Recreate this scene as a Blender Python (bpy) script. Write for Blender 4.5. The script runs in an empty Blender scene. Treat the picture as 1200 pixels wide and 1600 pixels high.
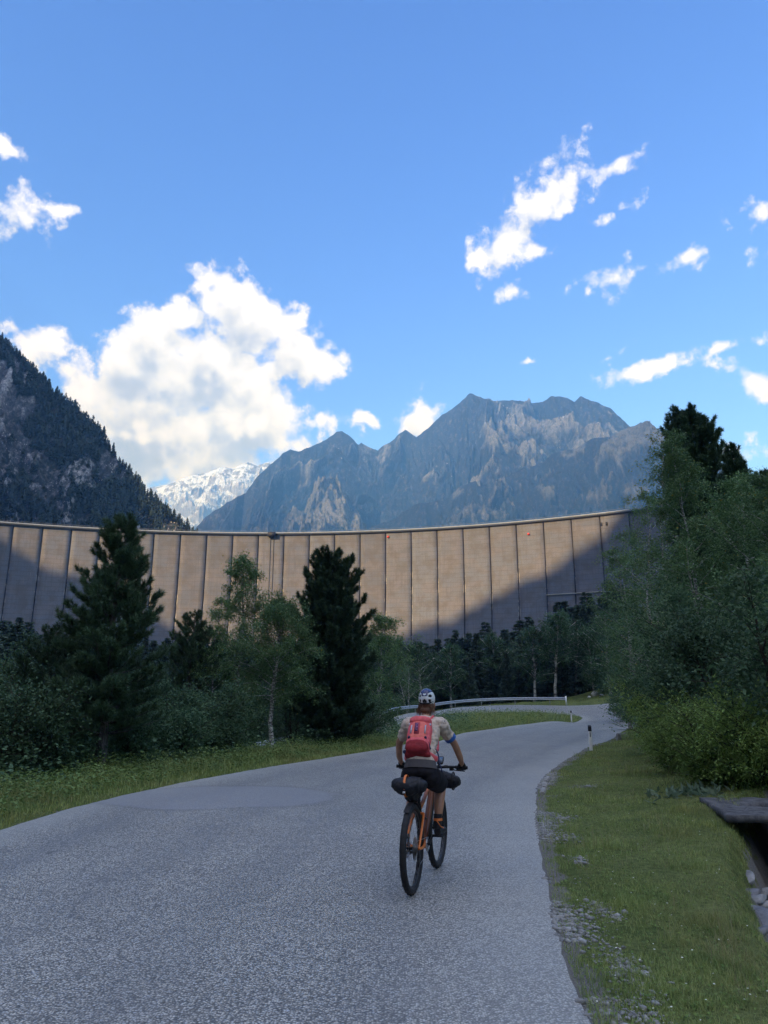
import bpy, bmesh, math, random
import numpy as np
from mathutils import Vector, Matrix
from mathutils.noise import noise as mnoise
C = bpy.context.scene
COL = C.collection
R = math.radians
# ------------------------------------------------------------------ camera
PITCH = R(14.33)
CAM = np.array([0.0, 0.0, 1.65])
FPX = 1600 * 26 / 36
cam_data = bpy.data.cameras.new('camera')
cam_data.sensor_fit = 'VERTICAL'; cam_data.sensor_height = 36; cam_data.lens = 26
cam_data.clip_start = 0.05; cam_data.clip_end = 40000
cam = bpy.data.objects.new('camera', cam_data); COL.objects.link(cam)
cam.location = CAM; cam.rotation_euler = (R(90) + PITCH, 0, 0)
C.camera = cam
C.render.engine = 'CYCLES'
C.render.resolution_x, C.render.resolution_y = 768, 1024
C.view_settings.view_transform = 'Standard'; C.view_settings.look = 'None'
C.view_settings.gamma = 1; C.view_settings.exposure = EXPOSURE = 0.8
C.cycles.max_bounces = 6; C.cycles.diffuse_bounces = 3; C.cycles.glossy_bounces = 2
C.cycles.transmission_bounces = 3; C.cycles.volume_bounces = 0; C.cycles.transparent_max_bounces = 4
C.cycles.use_denoising = True
C.cycles.use_adaptive_sampling = True; C.cycles.adaptive_threshold = 0.01

def ray(px, py):                       # viewing direction measured on the photograph
    xc = (px - 600) / FPX; yc = (800 - py) / FPX
    return np.array([xc, math.cos(PITCH) - yc * math.sin(PITCH), math.sin(PITCH) + yc * math.cos(PITCH)])
def at_y(px, py, y):                   # the point seen there at a given distance
    d = ray(px, py); return CAM + d * (y / d[1])

# ------------------------------------------------------------------ node helpers
class NT:
    def __init__(s, tree): s.t = tree; s.n = tree.nodes; s.l = tree.links
    def node(s, typ, ins=None, **props):
        n = s.n.new(typ)
        for k, v in props.items(): setattr(n, k, v)
        for k, v in (ins or {}).items(): s.put(n.inputs[k], v)
        return n
    def put(s, sock, v):
        if isinstance(v, bpy.types.NodeSocket): s.l.new(v, sock)
        elif isinstance(v, bpy.types.Node): s.l.new(v.outputs[0], sock)
        else: sock.default_value = v
    def m(s, op, a, b=0.0, c=0.0, clamp=False):
        n = s.n.new('ShaderNodeMath'); n.operation = op; n.use_clamp = clamp
        s.put(n.inputs[0], a); s.put(n.inputs[1], b); s.put(n.inputs[2], c)
        return n.outputs[0]
    def v(s, op, a, b=(0, 0, 0)):
        n = s.n.new('ShaderNodeVectorMath'); n.operation = op
        s.put(n.inputs[0], a); s.put(n.inputs[1], b)
        return n.outputs['Value'] if op in ('DOT_PRODUCT', 'LENGTH', 'DISTANCE') else n.outputs[0]
    def scale(s, a, f):
        n = s.n.new('ShaderNodeVectorMath'); n.operation = 'SCALE'
        s.put(n.inputs[0], a); s.put(n.inputs['Scale'], f); return n.outputs[0]
    def mix(s, f, a, b, blend='MIX'):
        n = s.n.new('ShaderNodeMix'); n.data_type = 'RGBA'; n.blend_type = blend
        s.put(n.inputs['Factor'], f); s.put(n.inputs['A'], a); s.put(n.inputs['B'], b)
        return n.outputs['Result']
    def rng(s, x, a, b, c=0.0, d=1.0, smooth=True):
        n = s.n.new('ShaderNodeMapRange'); n.interpolation_type = 'SMOOTHSTEP' if smooth else 'LINEAR'
        s.put(n.inputs[0], x); s.put(n.inputs[1], a); s.put(n.inputs[2], b); s.put(n.inputs[3], c); s.put(n.inputs[4], d)
        return n.outputs[0]
    def noise(s, vec, scale, detail=4.0, rough=0.55, dist=0.0, out=0):
        n = s.n.new('ShaderNodeTexNoise')
        if vec is not None: s.put(n.inputs['Vector'], vec)
        s.put(n.inputs['Scale'], scale); s.put(n.inputs['Detail'], detail)
        s.put(n.inputs['Roughness'], rough); s.put(n.inputs['Distortion'], dist)
        return n.outputs[out]
    def voro(s, vec, scale, feature='F1', out=0, rnd=1.0):
        n = s.n.new('ShaderNodeTexVoronoi'); n.feature = feature
        if vec is not None: s.put(n.inputs['Vector'], vec)
        s.put(n.inputs['Scale'], scale); s.put(n.inputs['Randomness'], rnd)
        return n.outputs[out]
    def mapv(s, vec, sc=(1, 1, 1), loc=(0, 0, 0), rot=(0, 0, 0)):
        n = s.n.new('ShaderNodeMapping'); s.put(n.inputs['Vector'], vec)
        n.inputs['Scale'].default_value = sc; n.inputs['Location'].default_value = loc; n.inputs['Rotation'].default_value = rot
        return n.outputs[0]
    def bump(s, h, strength=0.5, dist=0.1):
        n = s.n.new('ShaderNodeBump'); s.put(n.inputs['Height'], h)
        n.inputs['Strength'].default_value = strength; n.inputs['Distance'].default_value = dist
        return n.outputs[0]
def rgb(r, g, b): return (r, g, b, 1.0)
def new_mat(name):
    mt = bpy.data.materials.new(name); mt.use_nodes = True
    mt.node_tree.nodes.clear(); return mt, NT(mt.node_tree)
def finish(nt, color, rough=0.8, normal=None, metallic=0.0, spec=0.3, trans=None):
    b = nt.node('ShaderNodeBsdfPrincipled')
    nt.put(b.inputs['Base Color'], color); nt.put(b.inputs['Roughness'], rough)
    nt.put(b.inputs['Metallic'], metallic); b.inputs['Specular IOR Level'].default_value = spec
    if normal is not None: nt.put(b.inputs['Normal'], normal)
    out = nt.node('ShaderNodeOutputMaterial')
    sh = b.outputs[0]
    if trans is not None:
        t = nt.node('ShaderNodeBsdfTranslucent'); nt.put(t.inputs['Color'], trans)
        mx = nt.node('ShaderNodeMixShader'); mx.inputs[0].default_value = 0.3
        nt.l.new(sh, mx.inputs[1]); nt.l.new(t.outputs[0], mx.inputs[2]); sh = mx.outputs[0]
    nt.l.new(sh, out.inputs['Surface'])
def simple(name, col, rough=0.6, metallic=0.0, spec=0.4, var=0.15, scale=30.0, bump=0.0):
    mt, nt = new_mat(name)
    co = nt.node('ShaderNodeTexCoord').outputs['Object']
    n = nt.noise(co, scale, 4, 0.6)
    k = nt.rng(n, 0.3, 0.7, 1 - var, 1 + var, False)
    c = nt.v('MULTIPLY', tuple(col), (1, 1, 1)); c = nt.scale(c, k)
    finish(nt, c, nt.rng(n, 0.2, 0.8, max(0.02, rough - 0.08), min(1, rough + 0.08), False), nt.bump(n, bump, 0.01) if bump else None, metallic, spec)
    return mt

# ------------------------------------------------------------------ sky with clouds
SUN_EL, SUN_AZ = R(21), R(38)          # sun stands behind the camera, to the left
SUN = np.array([-math.sin(SUN_AZ) * math.cos(SUN_EL), -math.cos(SUN_AZ) * math.cos(SUN_EL), math.sin(SUN_EL)])
W = bpy.data.worlds.new('World'); C.world = W; W.use_nodes = True
W.node_tree.nodes.clear(); nt = NT(W.node_tree)
# cloud bodies: centre and half-sizes of each, measured in directions
BL = [(55,545,48,44,0),(128,598,55,42,0),(225,568,62,66,0),(232,520,40,34,0),(290,512,45,34,0),(345,466,48,50,0),(395,505,95,60,-20),
 (470,562,66,50,-25),(320,590,130,78,0),(385,655,105,58,0),(205,690,165,85,0),(232,622,100,52,0),(330,728,130,60,0),(440,690,72,34,0),(518,664,44,20,0),(570,655,26,12,-15),
 (645,655,52,28,0),(42,338,46,34,0),(105,330,40,11,10),(862,306,78,33,38),(788,372,52,34,35),(868,248,48,17,18),(962,266,54,17,14),
 (826,398,26,22,0),(806,440,42,13,5),(752,398,28,14,30),(968,434,42,24,-10),(906,444,15,8,0),(1072,412,44,15,10),(1144,370,9,22,0),(1188,332,26,18,0),(1182,400,34,24,0),
 (962,336,22,7,10),(12,226,28,9,-15),(1022,572,78,17,5),(948,556,44,11,15),(1180,596,48,30,-25),(1140,552,26,10,10),(828,572,15,5,15),(1152,716,34,24,0),(1195,538,18,7,0)]
grp = bpy.data.node_groups.new('cloud_density', 'ShaderNodeTree')
grp.interface.new_socket('Dir', in_out='INPUT', socket_type='NodeSocketVector')
grp.interface.new_socket('Density', in_out='OUTPUT', socket_type='NodeSocketFloat')
grp.interface.new_socket('Billow', in_out='OUTPUT', socket_type='NodeSocketFloat')
g = NT(grp); gi = g.node('NodeGroupInput'); go = g.node('NodeGroupOutput')
D0 = gi.outputs[0]
w1 = g.noise(D0, 9.0, 2, 0.5, out=1)
Dw = g.v('ADD', D0, g.scale(g.v('SUBTRACT', w1, (0.5, 0.5, 0.5)), 0.05))
mask = None
for (px, py, a, b, rot) in BL:
    c = ray(px, py); c /= np.linalg.norm(c)
    rt = np.cross(c, [0, 0, 1]); rt /= np.linalg.norm(rt); up = np.cross(rt, c)
    cr, sr = math.cos(R(rot)), math.sin(R(rot))
    k = 1.08
    ax = (rt * cr + up * sr) / (a * k / FPX); bx = (-rt * sr + up * cr) / (b * k / FPX)
    X = g.m('SUBTRACT', g.v('DOT_PRODUCT', Dw, tuple(ax)), float(ax @ c)); Y = g.m('SUBTRACT', g.v('DOT_PRODUCT', Dw, tuple(bx)), float(bx @ c))
    cb = g.node('ShaderNodeCombineXYZ', {0: X, 1: Y, 2: 0.0})
    wgt = (0.34 if a * b < 200 else 0.8) if a * b < 900 else (1.05 if a * b < 2600 else 2.1)
    q = g.m('MULTIPLY_ADD', g.v('LENGTH', cb.outputs[0]), -wgt, wgt)
    nbig = wgt
    if mask is None: mask = q
    else:
        mask = g.m('SMOOTH_MAX', mask, q, 0.12)
# broken cloud added overhead and behind the camera, out of view, to brighten shade
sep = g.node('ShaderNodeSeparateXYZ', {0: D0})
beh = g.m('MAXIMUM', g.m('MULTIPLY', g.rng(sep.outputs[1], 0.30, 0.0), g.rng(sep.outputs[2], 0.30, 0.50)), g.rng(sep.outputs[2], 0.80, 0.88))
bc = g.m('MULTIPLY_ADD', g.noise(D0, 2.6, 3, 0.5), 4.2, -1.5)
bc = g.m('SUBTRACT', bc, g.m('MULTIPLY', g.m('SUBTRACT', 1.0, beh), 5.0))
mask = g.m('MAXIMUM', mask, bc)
mask = g.m('MAXIMUM', mask, -1.2)
n1 = g.noise(D0, 17.0, 7, 0.66)
vd = g.v('ADD', D0, g.scale(w1, 0.035))
vo = g.voro(vd, 22.0, 'F1')
vo2 = g.voro(vd, 52.0, 'F1')

n2 = g.noise(D0, 62.0, 5, 0.65)
d = g.m('MULTIPLY_ADD', g.m('SUBTRACT', n1, 0.5), 2.2, mask)
d = g.m('ADD', d, g.m('MULTIPLY', g.m('SUBTRACT', 0.42, vo), 1.15))
d = g.m('ADD', d, g.m('MULTIPLY', g.m('SUBTRACT', 0.42, vo2), 0.60))

d = g.m('ADD', d, g.m('MULTIPLY', g.m('SUBTRACT', n2, 0.5), g.rng(mask, 0.1, 0.9, 1.9, 0.7)))
g.l.new(d, go.inputs[0])
g.l.new(g.m('ADD', g.m('MULTIPLY', g.m('SUBTRACT', 0.42, vo), 1.0), g.m('MULTIPLY', g.m('SUBTRACT', 0.42, vo2), 0.6)), go.inputs[1])
Dv = nt.node('ShaderNodeTexCoord').outputs['Generated']
def dens(v):
    n = nt.n.new('ShaderNodeGroup'); n.node_tree = grp; nt.put(n.inputs[0], v); return n.outputs
d0, billow = dens(Dv)[:2]
lit = np.array([0.35, -0.3, 0.85])
d1 = dens(nt.v('ADD', Dv, tuple(lit * 0.030)))[0]
alpha = nt.rng(d0, -0.12, 0.70)
shade = nt.m('MULTIPLY', nt.m('SUBTRACT', d0, d1), 0.36)
thick = nt.rng(d0, 0.3, 2.2)
big = nt.rng(nt.noise(Dv, 7.0, 3, 0.55), 0.40, 0.60)
lightv = nt.m('ADD', nt.m('SUBTRACT', 0.86, nt.m('MULTIPLY', thick, 0.27)), shade)
lightv = nt.m('SUBTRACT', lightv, nt.m('MULTIPLY', nt.m('MULTIPLY', big, thick), 0.16))
lightv = nt.m('ADD', lightv, nt.m('MULTIPLY', nt.m('MULTIPLY', billow, thick), 0.75))
sepd = nt.node('ShaderNodeSeparateXYZ', {0: Dv})
lightv = nt.m('SUBTRACT', lightv, nt.m('MULTIPLY', nt.m('MULTIPLY', nt.rng(sepd.outputs[2], 0.40, 0.29), thick), 0.22))
lightv = nt.m('MINIMUM', nt.m('MAXIMUM', lightv, 0.05), 1.0)
ccol = nt.node('ShaderNodeValToRGB', {0: lightv})
cr = ccol.color_ramp; cr.elements[0].position = 0.0; cr.elements[0].color = rgb(0.36, 0.43, 0.58)
cr.elements[1].position = 1.0; cr.elements[1].color = rgb(0.98, 1.0, 1.16)
e = cr.elements.new(0.45); e.color = rgb(0.48, 0.55, 0.76)
e = cr.elements.new(0.72); e.color = rgb(0.79, 0.83, 0.96)
sky = nt.node('ShaderNodeTexSky', sky_type='NISHITA', sun_disc=False, sun_elevation=SUN_EL, sun_rotation=math.pi + SUN_AZ, altitude=1500, air_density=1.0, dust_density=0.6, ozone_density=1.2)
SKY_STR = 0.12
skyc = nt.v('MULTIPLY', sky.outputs[0], SKY_TINT := (0.74, 1.05, 2.0))
sepz = nt.node('ShaderNodeSeparateXYZ', {0: Dv}).outputs[2]
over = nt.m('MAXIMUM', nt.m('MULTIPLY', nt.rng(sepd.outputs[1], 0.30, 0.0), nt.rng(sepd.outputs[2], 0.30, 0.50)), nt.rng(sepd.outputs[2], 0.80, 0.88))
cl = nt.scale(nt.mix(over, ccol.outputs[0], nt.v('MULTIPLY', ccol.outputs[0], (0.84, 0.90, 1.04))), nt.m('MULTIPLY_ADD', over, 5.0, CLOUD_GAIN := 5.6))  # the added unseen cloud gets extra gain and a bluish tint as fill
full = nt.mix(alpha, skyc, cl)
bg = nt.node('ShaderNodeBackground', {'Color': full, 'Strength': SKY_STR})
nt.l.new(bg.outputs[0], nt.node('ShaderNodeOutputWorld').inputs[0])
W.cycles.sampling_method = 'MANUAL'; W.cycles.sample_map_resolution = 512
sl = bpy.data.lights.new('sun', 'SUN'); sl.energy = SUN_E = 4.7; sl.angle = R(0.4); sl.color = (1.0, 0.93, 0.85)
so = bpy.data.objects.new('sun', sl); COL.objects.link(so)
so.rotation_euler = Vector(-SUN).to_track_quat('-Z', 'Y').to_euler(); so.location = (0, 0, 300)

# ------------------------------------------------------------------ mesh helpers
def link(name, me, mats, parent=None, smooth=False):
    o = bpy.data.objects.new(name, me); COL.objects.link(o)
    for m in (mats if isinstance(mats, (list, tuple)) else [mats]):
        if m is not None: me.materials.append(m)
    if parent is not None: o.parent = parent
    if smooth: me.polygons.foreach_set('use_smooth', [True] * len(me.polygons))
    return o
def np_mesh(name, V, Fs, mats=None):
    """V (n,3); Fs a list of (k,m) index arrays with m corners; mats: list of material indices, same lengths"""
    me = bpy.data.meshes.new(name)
    V = np.asarray(V, np.float32); me.vertices.add(len(V)); me.vertices.foreach_set('co', V.ravel())
    Fs = [np.asarray(f, np.int32) for f in Fs if len(f)]
    loops = np.concatenate([f.ravel() for f in Fs]); tot = np.concatenate([np.full(len(f), f.shape[1], np.int32) for f in Fs])
    start = np.concatenate([[0], np.cumsum(tot)[:-1]]).astype(np.int32)
    me.loops.add(len(loops)); me.loops.foreach_set('vertex_index', loops)
    me.polygons.add(len(tot)); me.polygons.foreach_set('loop_start', start); me.polygons.foreach_set('loop_total', tot)
    if mats is not None: me.polygons.foreach_set('material_index', np.concatenate([np.asarray(m, np.int32) for m in mats]))
    me.update(calc_edges=True); me.validate(verbose=False)
    return me
def set_attr(me, name, vals):
    a = me.attributes.new(name, 'FLOAT', 'POINT'); a.data.foreach_set('value', np.asarray(vals, np.float32).ravel())
def tag(o, label=None, cat=None, group=None, kind=None):
    if label: o['label'] = label
    if cat: o['category'] = cat
    if group: o['group'] = group
    if kind: o['kind'] = kind
    return o
def empty(name, loc, rz=0.0):
    o = bpy.data.objects.new(name, None); COL.objects.link(o); o.location = loc; o.rotation_euler = (0, 0, rz); o.empty_display_size = 0.2
    return o
def copy_tree(o, parent=None):
    c = o.copy(); COL.objects.link(c)
    if parent is not None: c.parent = parent
    for ch in list(o.children): copy_tree(ch, c)
    return c
class MB:                               # collects polygons of one mesh
    def __init__(s): s.V = []; s.F4 = []; s.F3 = []; s.n = 0; s.M4 = []; s.M3 = []; s.mi = 0
    def add(s, V, F):
        F = np.asarray(F, int)
        s.V.append(np.asarray(V, float))
        if F.shape[1] == 4: s.F4.append(F + s.n); s.M4.append(np.full(len(F), s.mi))
        else: s.F3.append(F + s.n); s.M3.append(np.full(len(F), s.mi))
        s.n += len(V); return s
    def tube(s, pts, rad, k=8, cap=True):
        V, F = tube(pts, rad, k); s.add(V, F)
        if cap:
            m = len(pts)
            for base, ce in ((0, 0), ((m - 1) * k, m - 1)):
                Vc = np.vstack([V[base:base + k], [np.asarray(pts[ce], float)]])
                i = np.arange(k); j = (i + 1) % k
                s.add(Vc, np.c_[i, j, np.full(k, k)] if ce else np.c_[j, i, np.full(k, k)])
        return s
    def box(s, c, size, ax=None):
        c = np.asarray(c, float); h = np.asarray(size, float) / 2
        S = np.array([(-1,-1,-1),(1,-1,-1),(1,1,-1),(-1,1,-1),(-1,-1,1),(1,-1,1),(1,1,1),(-1,1,1)]) * h
        if ax is not None: S = S @ np.asarray(ax, float)
        return s.add(S + c, [(0,3,2,1),(4,5,6,7),(0,1,5,4),(1,2,6,5),(2,3,7,6),(3,0,4,7)])
    def ell(s, c, r, nu=16, nv=10, ax=None, pw=1.0):
        u = np.linspace(0, 2 * math.pi, nu, endpoint=False); v = np.linspace(-math.pi / 2, math.pi / 2, nv)
        sg = lambda a: np.sign(a) * np.abs(a) ** pw
        P = np.stack([sg(np.cos(v))[:, None] * sg(np.cos(u)), sg(np.cos(v))[:, None] * sg(np.sin(u)), np.repeat(sg(np.sin(v))[:, None], nu, 1)], -1).reshape(-1, 3) * np.asarray(r)
        if ax is not None: P = P @ np.asarray(ax, float)
        return s.add(P + np.asarray(c), grid_faces(nv, nu, True))
    def build(s, name, mats, parent=None, smooth=False):
        V = np.vstack(s.V); me = np_mesh(name, V, s.F4 + s.F3, s.M4 + s.M3)
        return link(name, me, mats, parent, smooth)
def grid_faces(nr, nc, wrap=False):
    i = np.arange(nr - 1)[:, None] * nc; j = np.arange(nc if wrap else nc - 1)[None, :]
    a = i + j; b = i + (j + 1) % nc
    return np.stack([a, b, b + nc, a + nc], -1).reshape(-1, 4)
def tube(pts, rad, k=8):
    P = np.asarray(pts, float); m = len(P); rad = np.broadcast_to(np.asarray(rad, float), (m,)) if np.ndim(rad) < 2 else np.asarray(rad)
    T = np.gradient(P, axis=0); T /= np.linalg.norm(T, axis=1)[:, None] + 1e-9
    up = np.array([0, 0, 1.0]) if abs(T[0][2]) < 0.9 else np.array([1.0, 0, 0])
    N = np.zeros_like(P); n = np.cross(T[0], up); n /= np.linalg.norm(n)
    for i in range(m):
        n = n - T[i] * (n @ T[i]); n /= np.linalg.norm(n) + 1e-9; N[i] = n
    B = np.cross(T, N); a = np.linspace(0, 2 * math.pi, k, endpoint=False)
    rx, ry = (rad, rad) if rad.ndim == 1 else (rad[:, 0], rad[:, 1])
    V = P[:, None] + rx[:, None, None] * np.cos(a)[None, :, None] * N[:, None] + ry[:, None, None] * np.sin(a)[None, :, None] * B[:, None]
    return V.reshape(-1, 3), grid_faces(m, k, True)
def catmull(P, n):
    P = np.asarray(P, float); m = len(P); t = np.linspace(0, m - 1, n); i = np.clip(t.astype(int), 0, m - 2); f = (t - i)[:, None]
    Q = np.vstack([2 * P[0] - P[1], P, 2 * P[-1] - P[-2]])
    a, b, c, d = Q[i], Q[i + 1], Q[i + 2], Q[i + 3]
    return 0.5 * (2 * b + (c - a) * f + (2 * a - 5 * b + 4 * c - d) * f**2 + (3 * b - a - 3 * c + d) * f**3)
def hsh(ix, iy, seed):
    h = (ix.astype(np.int64) * 374761393 + iy.astype(np.int64) * 668265263 + seed * 1274126177) & 0x7fffffff
    h = ((h ^ (h >> 13)) * 1274126177) & 0x7fffffff
    return ((h ^ (h >> 16)) & 0xffff) / 65535.0
def vnoise(x, y, seed=0):
    ix = np.floor(x).astype(np.int64); iy = np.floor(y).astype(np.int64); fx = x - ix; fy = y - iy
    fx = fx * fx * fx * (fx * (fx * 6 - 15) + 10); fy = fy * fy * fy * (fy * (fy * 6 - 15) + 10)
    a = hsh(ix, iy, seed); b = hsh(ix + 1, iy, seed); c = hsh(ix, iy + 1, seed); d = hsh(ix + 1, iy + 1, seed)
    return (a * (1 - fx) + b * fx) * (1 - fy) + (c * (1 - fx) + d * fx) * fy
def fbm(x, y, oct=5, seed=0, rough=0.5):
    s = 0; a = 1; t = 0
    for o in range(oct): s = s + a * vnoise(x * 2**o + o * 17.3, y * 2**o - o * 9.1, seed + o); t += a; a *= rough
    return s / t
def ridged(x, y, oct=6, seed=0, rough=0.55):
    s = 0; a = 1; t = 0; w = 1
    for o in range(oct):
        n = 1 - np.abs(2 * vnoise(x * 2**o + o * 31.7, y * 2**o + o * 5.3, seed + o) - 1); n = n * n
        s = s + a * n * w; t += a; a *= rough; w = np.clip(n * 1.6, 0.2, 1)
    return s / t
def sstep(a, b, x): t = np.clip((x - a) / (b - a), 0, 1); return t * t * (3 - 2 * t)
# ================================================================== terrain height
CP = np.array([(-8,0,0),(1,4,0),(3,-8,0),(-3,-8,0),(-2,5,0),
(-5.09,10.5,0),(-4.42,15.5,0),(-3.41,18.9,0),(-1.88,22.8,0),(.48,29.1,0),(4.02,40.4,0),(8.78,52.8,0),(14.46,64.3,0),(19.3,75,.05),
(1.2,5.5,0),(2,10.4,0),(2.76,14.4,0),(3.64,17.8,0),(5.02,21.8,0),(8.04,30,0),(10.7,35.9,0),(16.1,48.7,0),(20.5,57,.2),(24,66,.5),(22,78,.85),
(4,10,.03),(5,13,.08),(6,18,.15),(9,24,.2),(12,32,.25),(10,15,.9),(14,22,1.6),(20,30,3),(21,45,1.2),(30,50,4.5),(30,70,4.5),(27,88,2.6),(15,91.5,1.35),(40,100,8),(50,60,12),
(20.8,83,1.15),(14.3,87,1.2),(7.3,83,.88),(2.6,75,.5),(-.6,67,-.25),(-2.5,60,-.8),(-11,48,-2.2),(-20,38,-3.3),(3.8,65,.0),(9.5,77,.5),(15,79,.6),
(11.5,62,.12),(3,47,-.15),(0,38,-.5),(-3,33,-.9),(-8,30,-2),
(-6.4,12,-.02),(-6.3,16,-.05),(-5.3,20,-.05),(-3.8,24,-.05),(-1.6,31,-.1),(-8,18.3,-.3),(-9,14,-.3),(-12,18,-1.2),(-15,10,-1.5),(-20,25,-3),(-30,10,-3),(-12,30,-2.6),
(10,95,.6),(0,84,-1),(-10,66,-3),(0,110,-3),(20,110,0),(-40,60,-6),(-40,-10,-3),(15,-5,2),(5,0,.1),(6,5,.15),(9,9,.5)], float)
def _U(r2): return np.where(r2 > 0, r2 * np.log(r2 + 1e-12), 0)
_n = len(CP); _K = _U(((CP[:, None, :2] - CP[None, :, :2])**2).sum(-1)) + np.eye(_n) * 1.0
_Q = np.c_[np.ones(_n), CP[:, :2]]
_W = np.linalg.solve(np.block([[_K, _Q], [_Q.T, np.zeros((3, 3))]]), np.r_[CP[:, 2], 0, 0, 0])
def tps(x, y):
    out = np.full(x.shape, _W[_n]) + _W[_n + 1] * x + _W[_n + 2] * y
    for i in range(_n): out += _W[i] * _U((x - CP[i, 0])**2 + (y - CP[i, 1])**2)
    return out
def height(x, y):
    x = np.asarray(x, float); y = np.asarray(y, float)
    xs, ys = np.clip(x, -45, 55), np.clip(y, -15, 125)
    near = tps(xs, ys)
    r = np.hypot(x - 5, y - 45)
    val = -4 + 0.10 * np.maximum(-x - 90, 0) + 0.42 * np.maximum(x - 35, 0) + np.clip((y - 120) * 0.03, 0, 10)
    val = np.minimum(val, 70 + 0 * x) + 1.5 * (fbm(x / 25, y / 25, 3, 5) - .5)
    w = sstep(55, 100, r)
    return near * (1 - w) + val * w
# road edges, matched pairs (inner, outer)
INN = [(-6.3,-8),(-5.7,2),(-5.09,10.5),(-4.42,15.5),(-3.41,18.9),(-1.88,22.8),(.48,29.1),(4.02,40.4),(8.78,52.8),(14.46,64.3),(18.6,73.0),(19.4,75.6),(18.4,77.6),(15,78.8),(9.5,76.4),(5.5,71.2),(3.8,65),(2.6,59),(-1,51),(-8,41),(-16,33)]
OUT = [(.9,-8),(1.0,3),(1.6,8),(2.5,13),(3.3,16.5),(4.4,20),(7.0,27.3),(10.7,35.9),(16.1,48.7),(20.5,57),(24,66),(24.6,75),(22.4,81.5),(14.3,87),(7.3,83),(2.6,75.4),(-.56,67.7),(-2,61),(-5,54),(-13,45),(-21,37)]
NR = 600
ri, ro = catmull(INN, NR), catmull(OUT, NR)
rc = (ri + ro) / 2; rh = np.hypot(*(ro - ri).T) / 2
def road_sd(x, y):                       # distance outside the road's edge (negative on it), for points near it
    x = np.asarray(x, float).ravel(); y = np.asarray(y, float).ravel(); out = np.full(len(x), 50.0)
    idx = np.where((x > -30) & (x < 35) & (y > -12) & (y < 96))[0]
    A = np.vstack([ri, ro]); 
    from mathutils import kdtree
    kd = kdtree.KDTree(len(A))
    for i, a in enumerate(A): kd.insert((a[0], a[1], 0), i)
    kd.balance()
    T = np.gradient(rc, axis=0); 
    for k in idx:
        p, i, dd = kd.find((x[k], y[k], 0)); j = i % NR; side = 1 if i >= NR else -1
        n = (ro[j] - ri[j]) * side
        t = T[j]; n = n - t * (n @ t) / (t @ t); n /= np.linalg.norm(n)
        out[k] = (np.array([x[k], y[k]]) - A[i]) @ n if dd < 3 else (dd if (np.array([x[k], y[k]]) - A[i]) @ n > 0 else -dd)
    return out
DITCH = catmull([(2.95, 3.6), (3.15, 5.0), (3.58, 6.6), (4.25, 8.2), (4.92, 9.6), (5.75, 11.2), (6.8, 12.8)], 60)
def ditch_d(x, y):
    return np.min(np.hypot(x.ravel()[:, None] - DITCH[:, 0], y.ravel()[:, None] - DITCH[:, 1]), 1).reshape(x.shape)
# ------------------------------------------------------------------ materials of the land
def m_ground():
    mt, nt = new_mat('earth_and_turf'); co = nt.node('ShaderNodeTexCoord').outputs['Object']
    geo = nt.node('ShaderNodeNewGeometry')
    n1 = nt.noise(co, 0.8, 6, 0.6); n2 = nt.noise(co, 14, 6, 0.7); n3 = nt.noise(co, 90, 3, 0.7)
    g1 = nt.mix(nt.rng(n1, .35, .65), rgb(.11, .145, .04), rgb(.19, .215, .075))
    g1 = nt.mix(nt.rng(n2, .35, .75), g1, rgb(.045, .06, .02))
    dirt = nt.mix(nt.rng(n3, .3, .7), rgb(.12, .11, .095), rgb(.27, .255, .235))
    edge = nt.node('ShaderNodeAttribute', attribute_name='gravel').outputs['Fac']
    f = nt.rng(nt.m('ADD', edge, nt.m('MULTIPLY', nt.m('SUBTRACT', nt.noise(co, 3.5, 4, .6), .5), 1.4)), .42, .62)
    c = nt.mix(f, g1, dirt)
    c = nt.mix(nt.m('MULTIPLY', nt.rng(n3, .62, .75), f), c, rgb(.30, .29, .27))
    finish(nt, c, 0.95, nt.bump(nt.m('ADD', n2, n3), .8, .03), spec=.1); return mt
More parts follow.
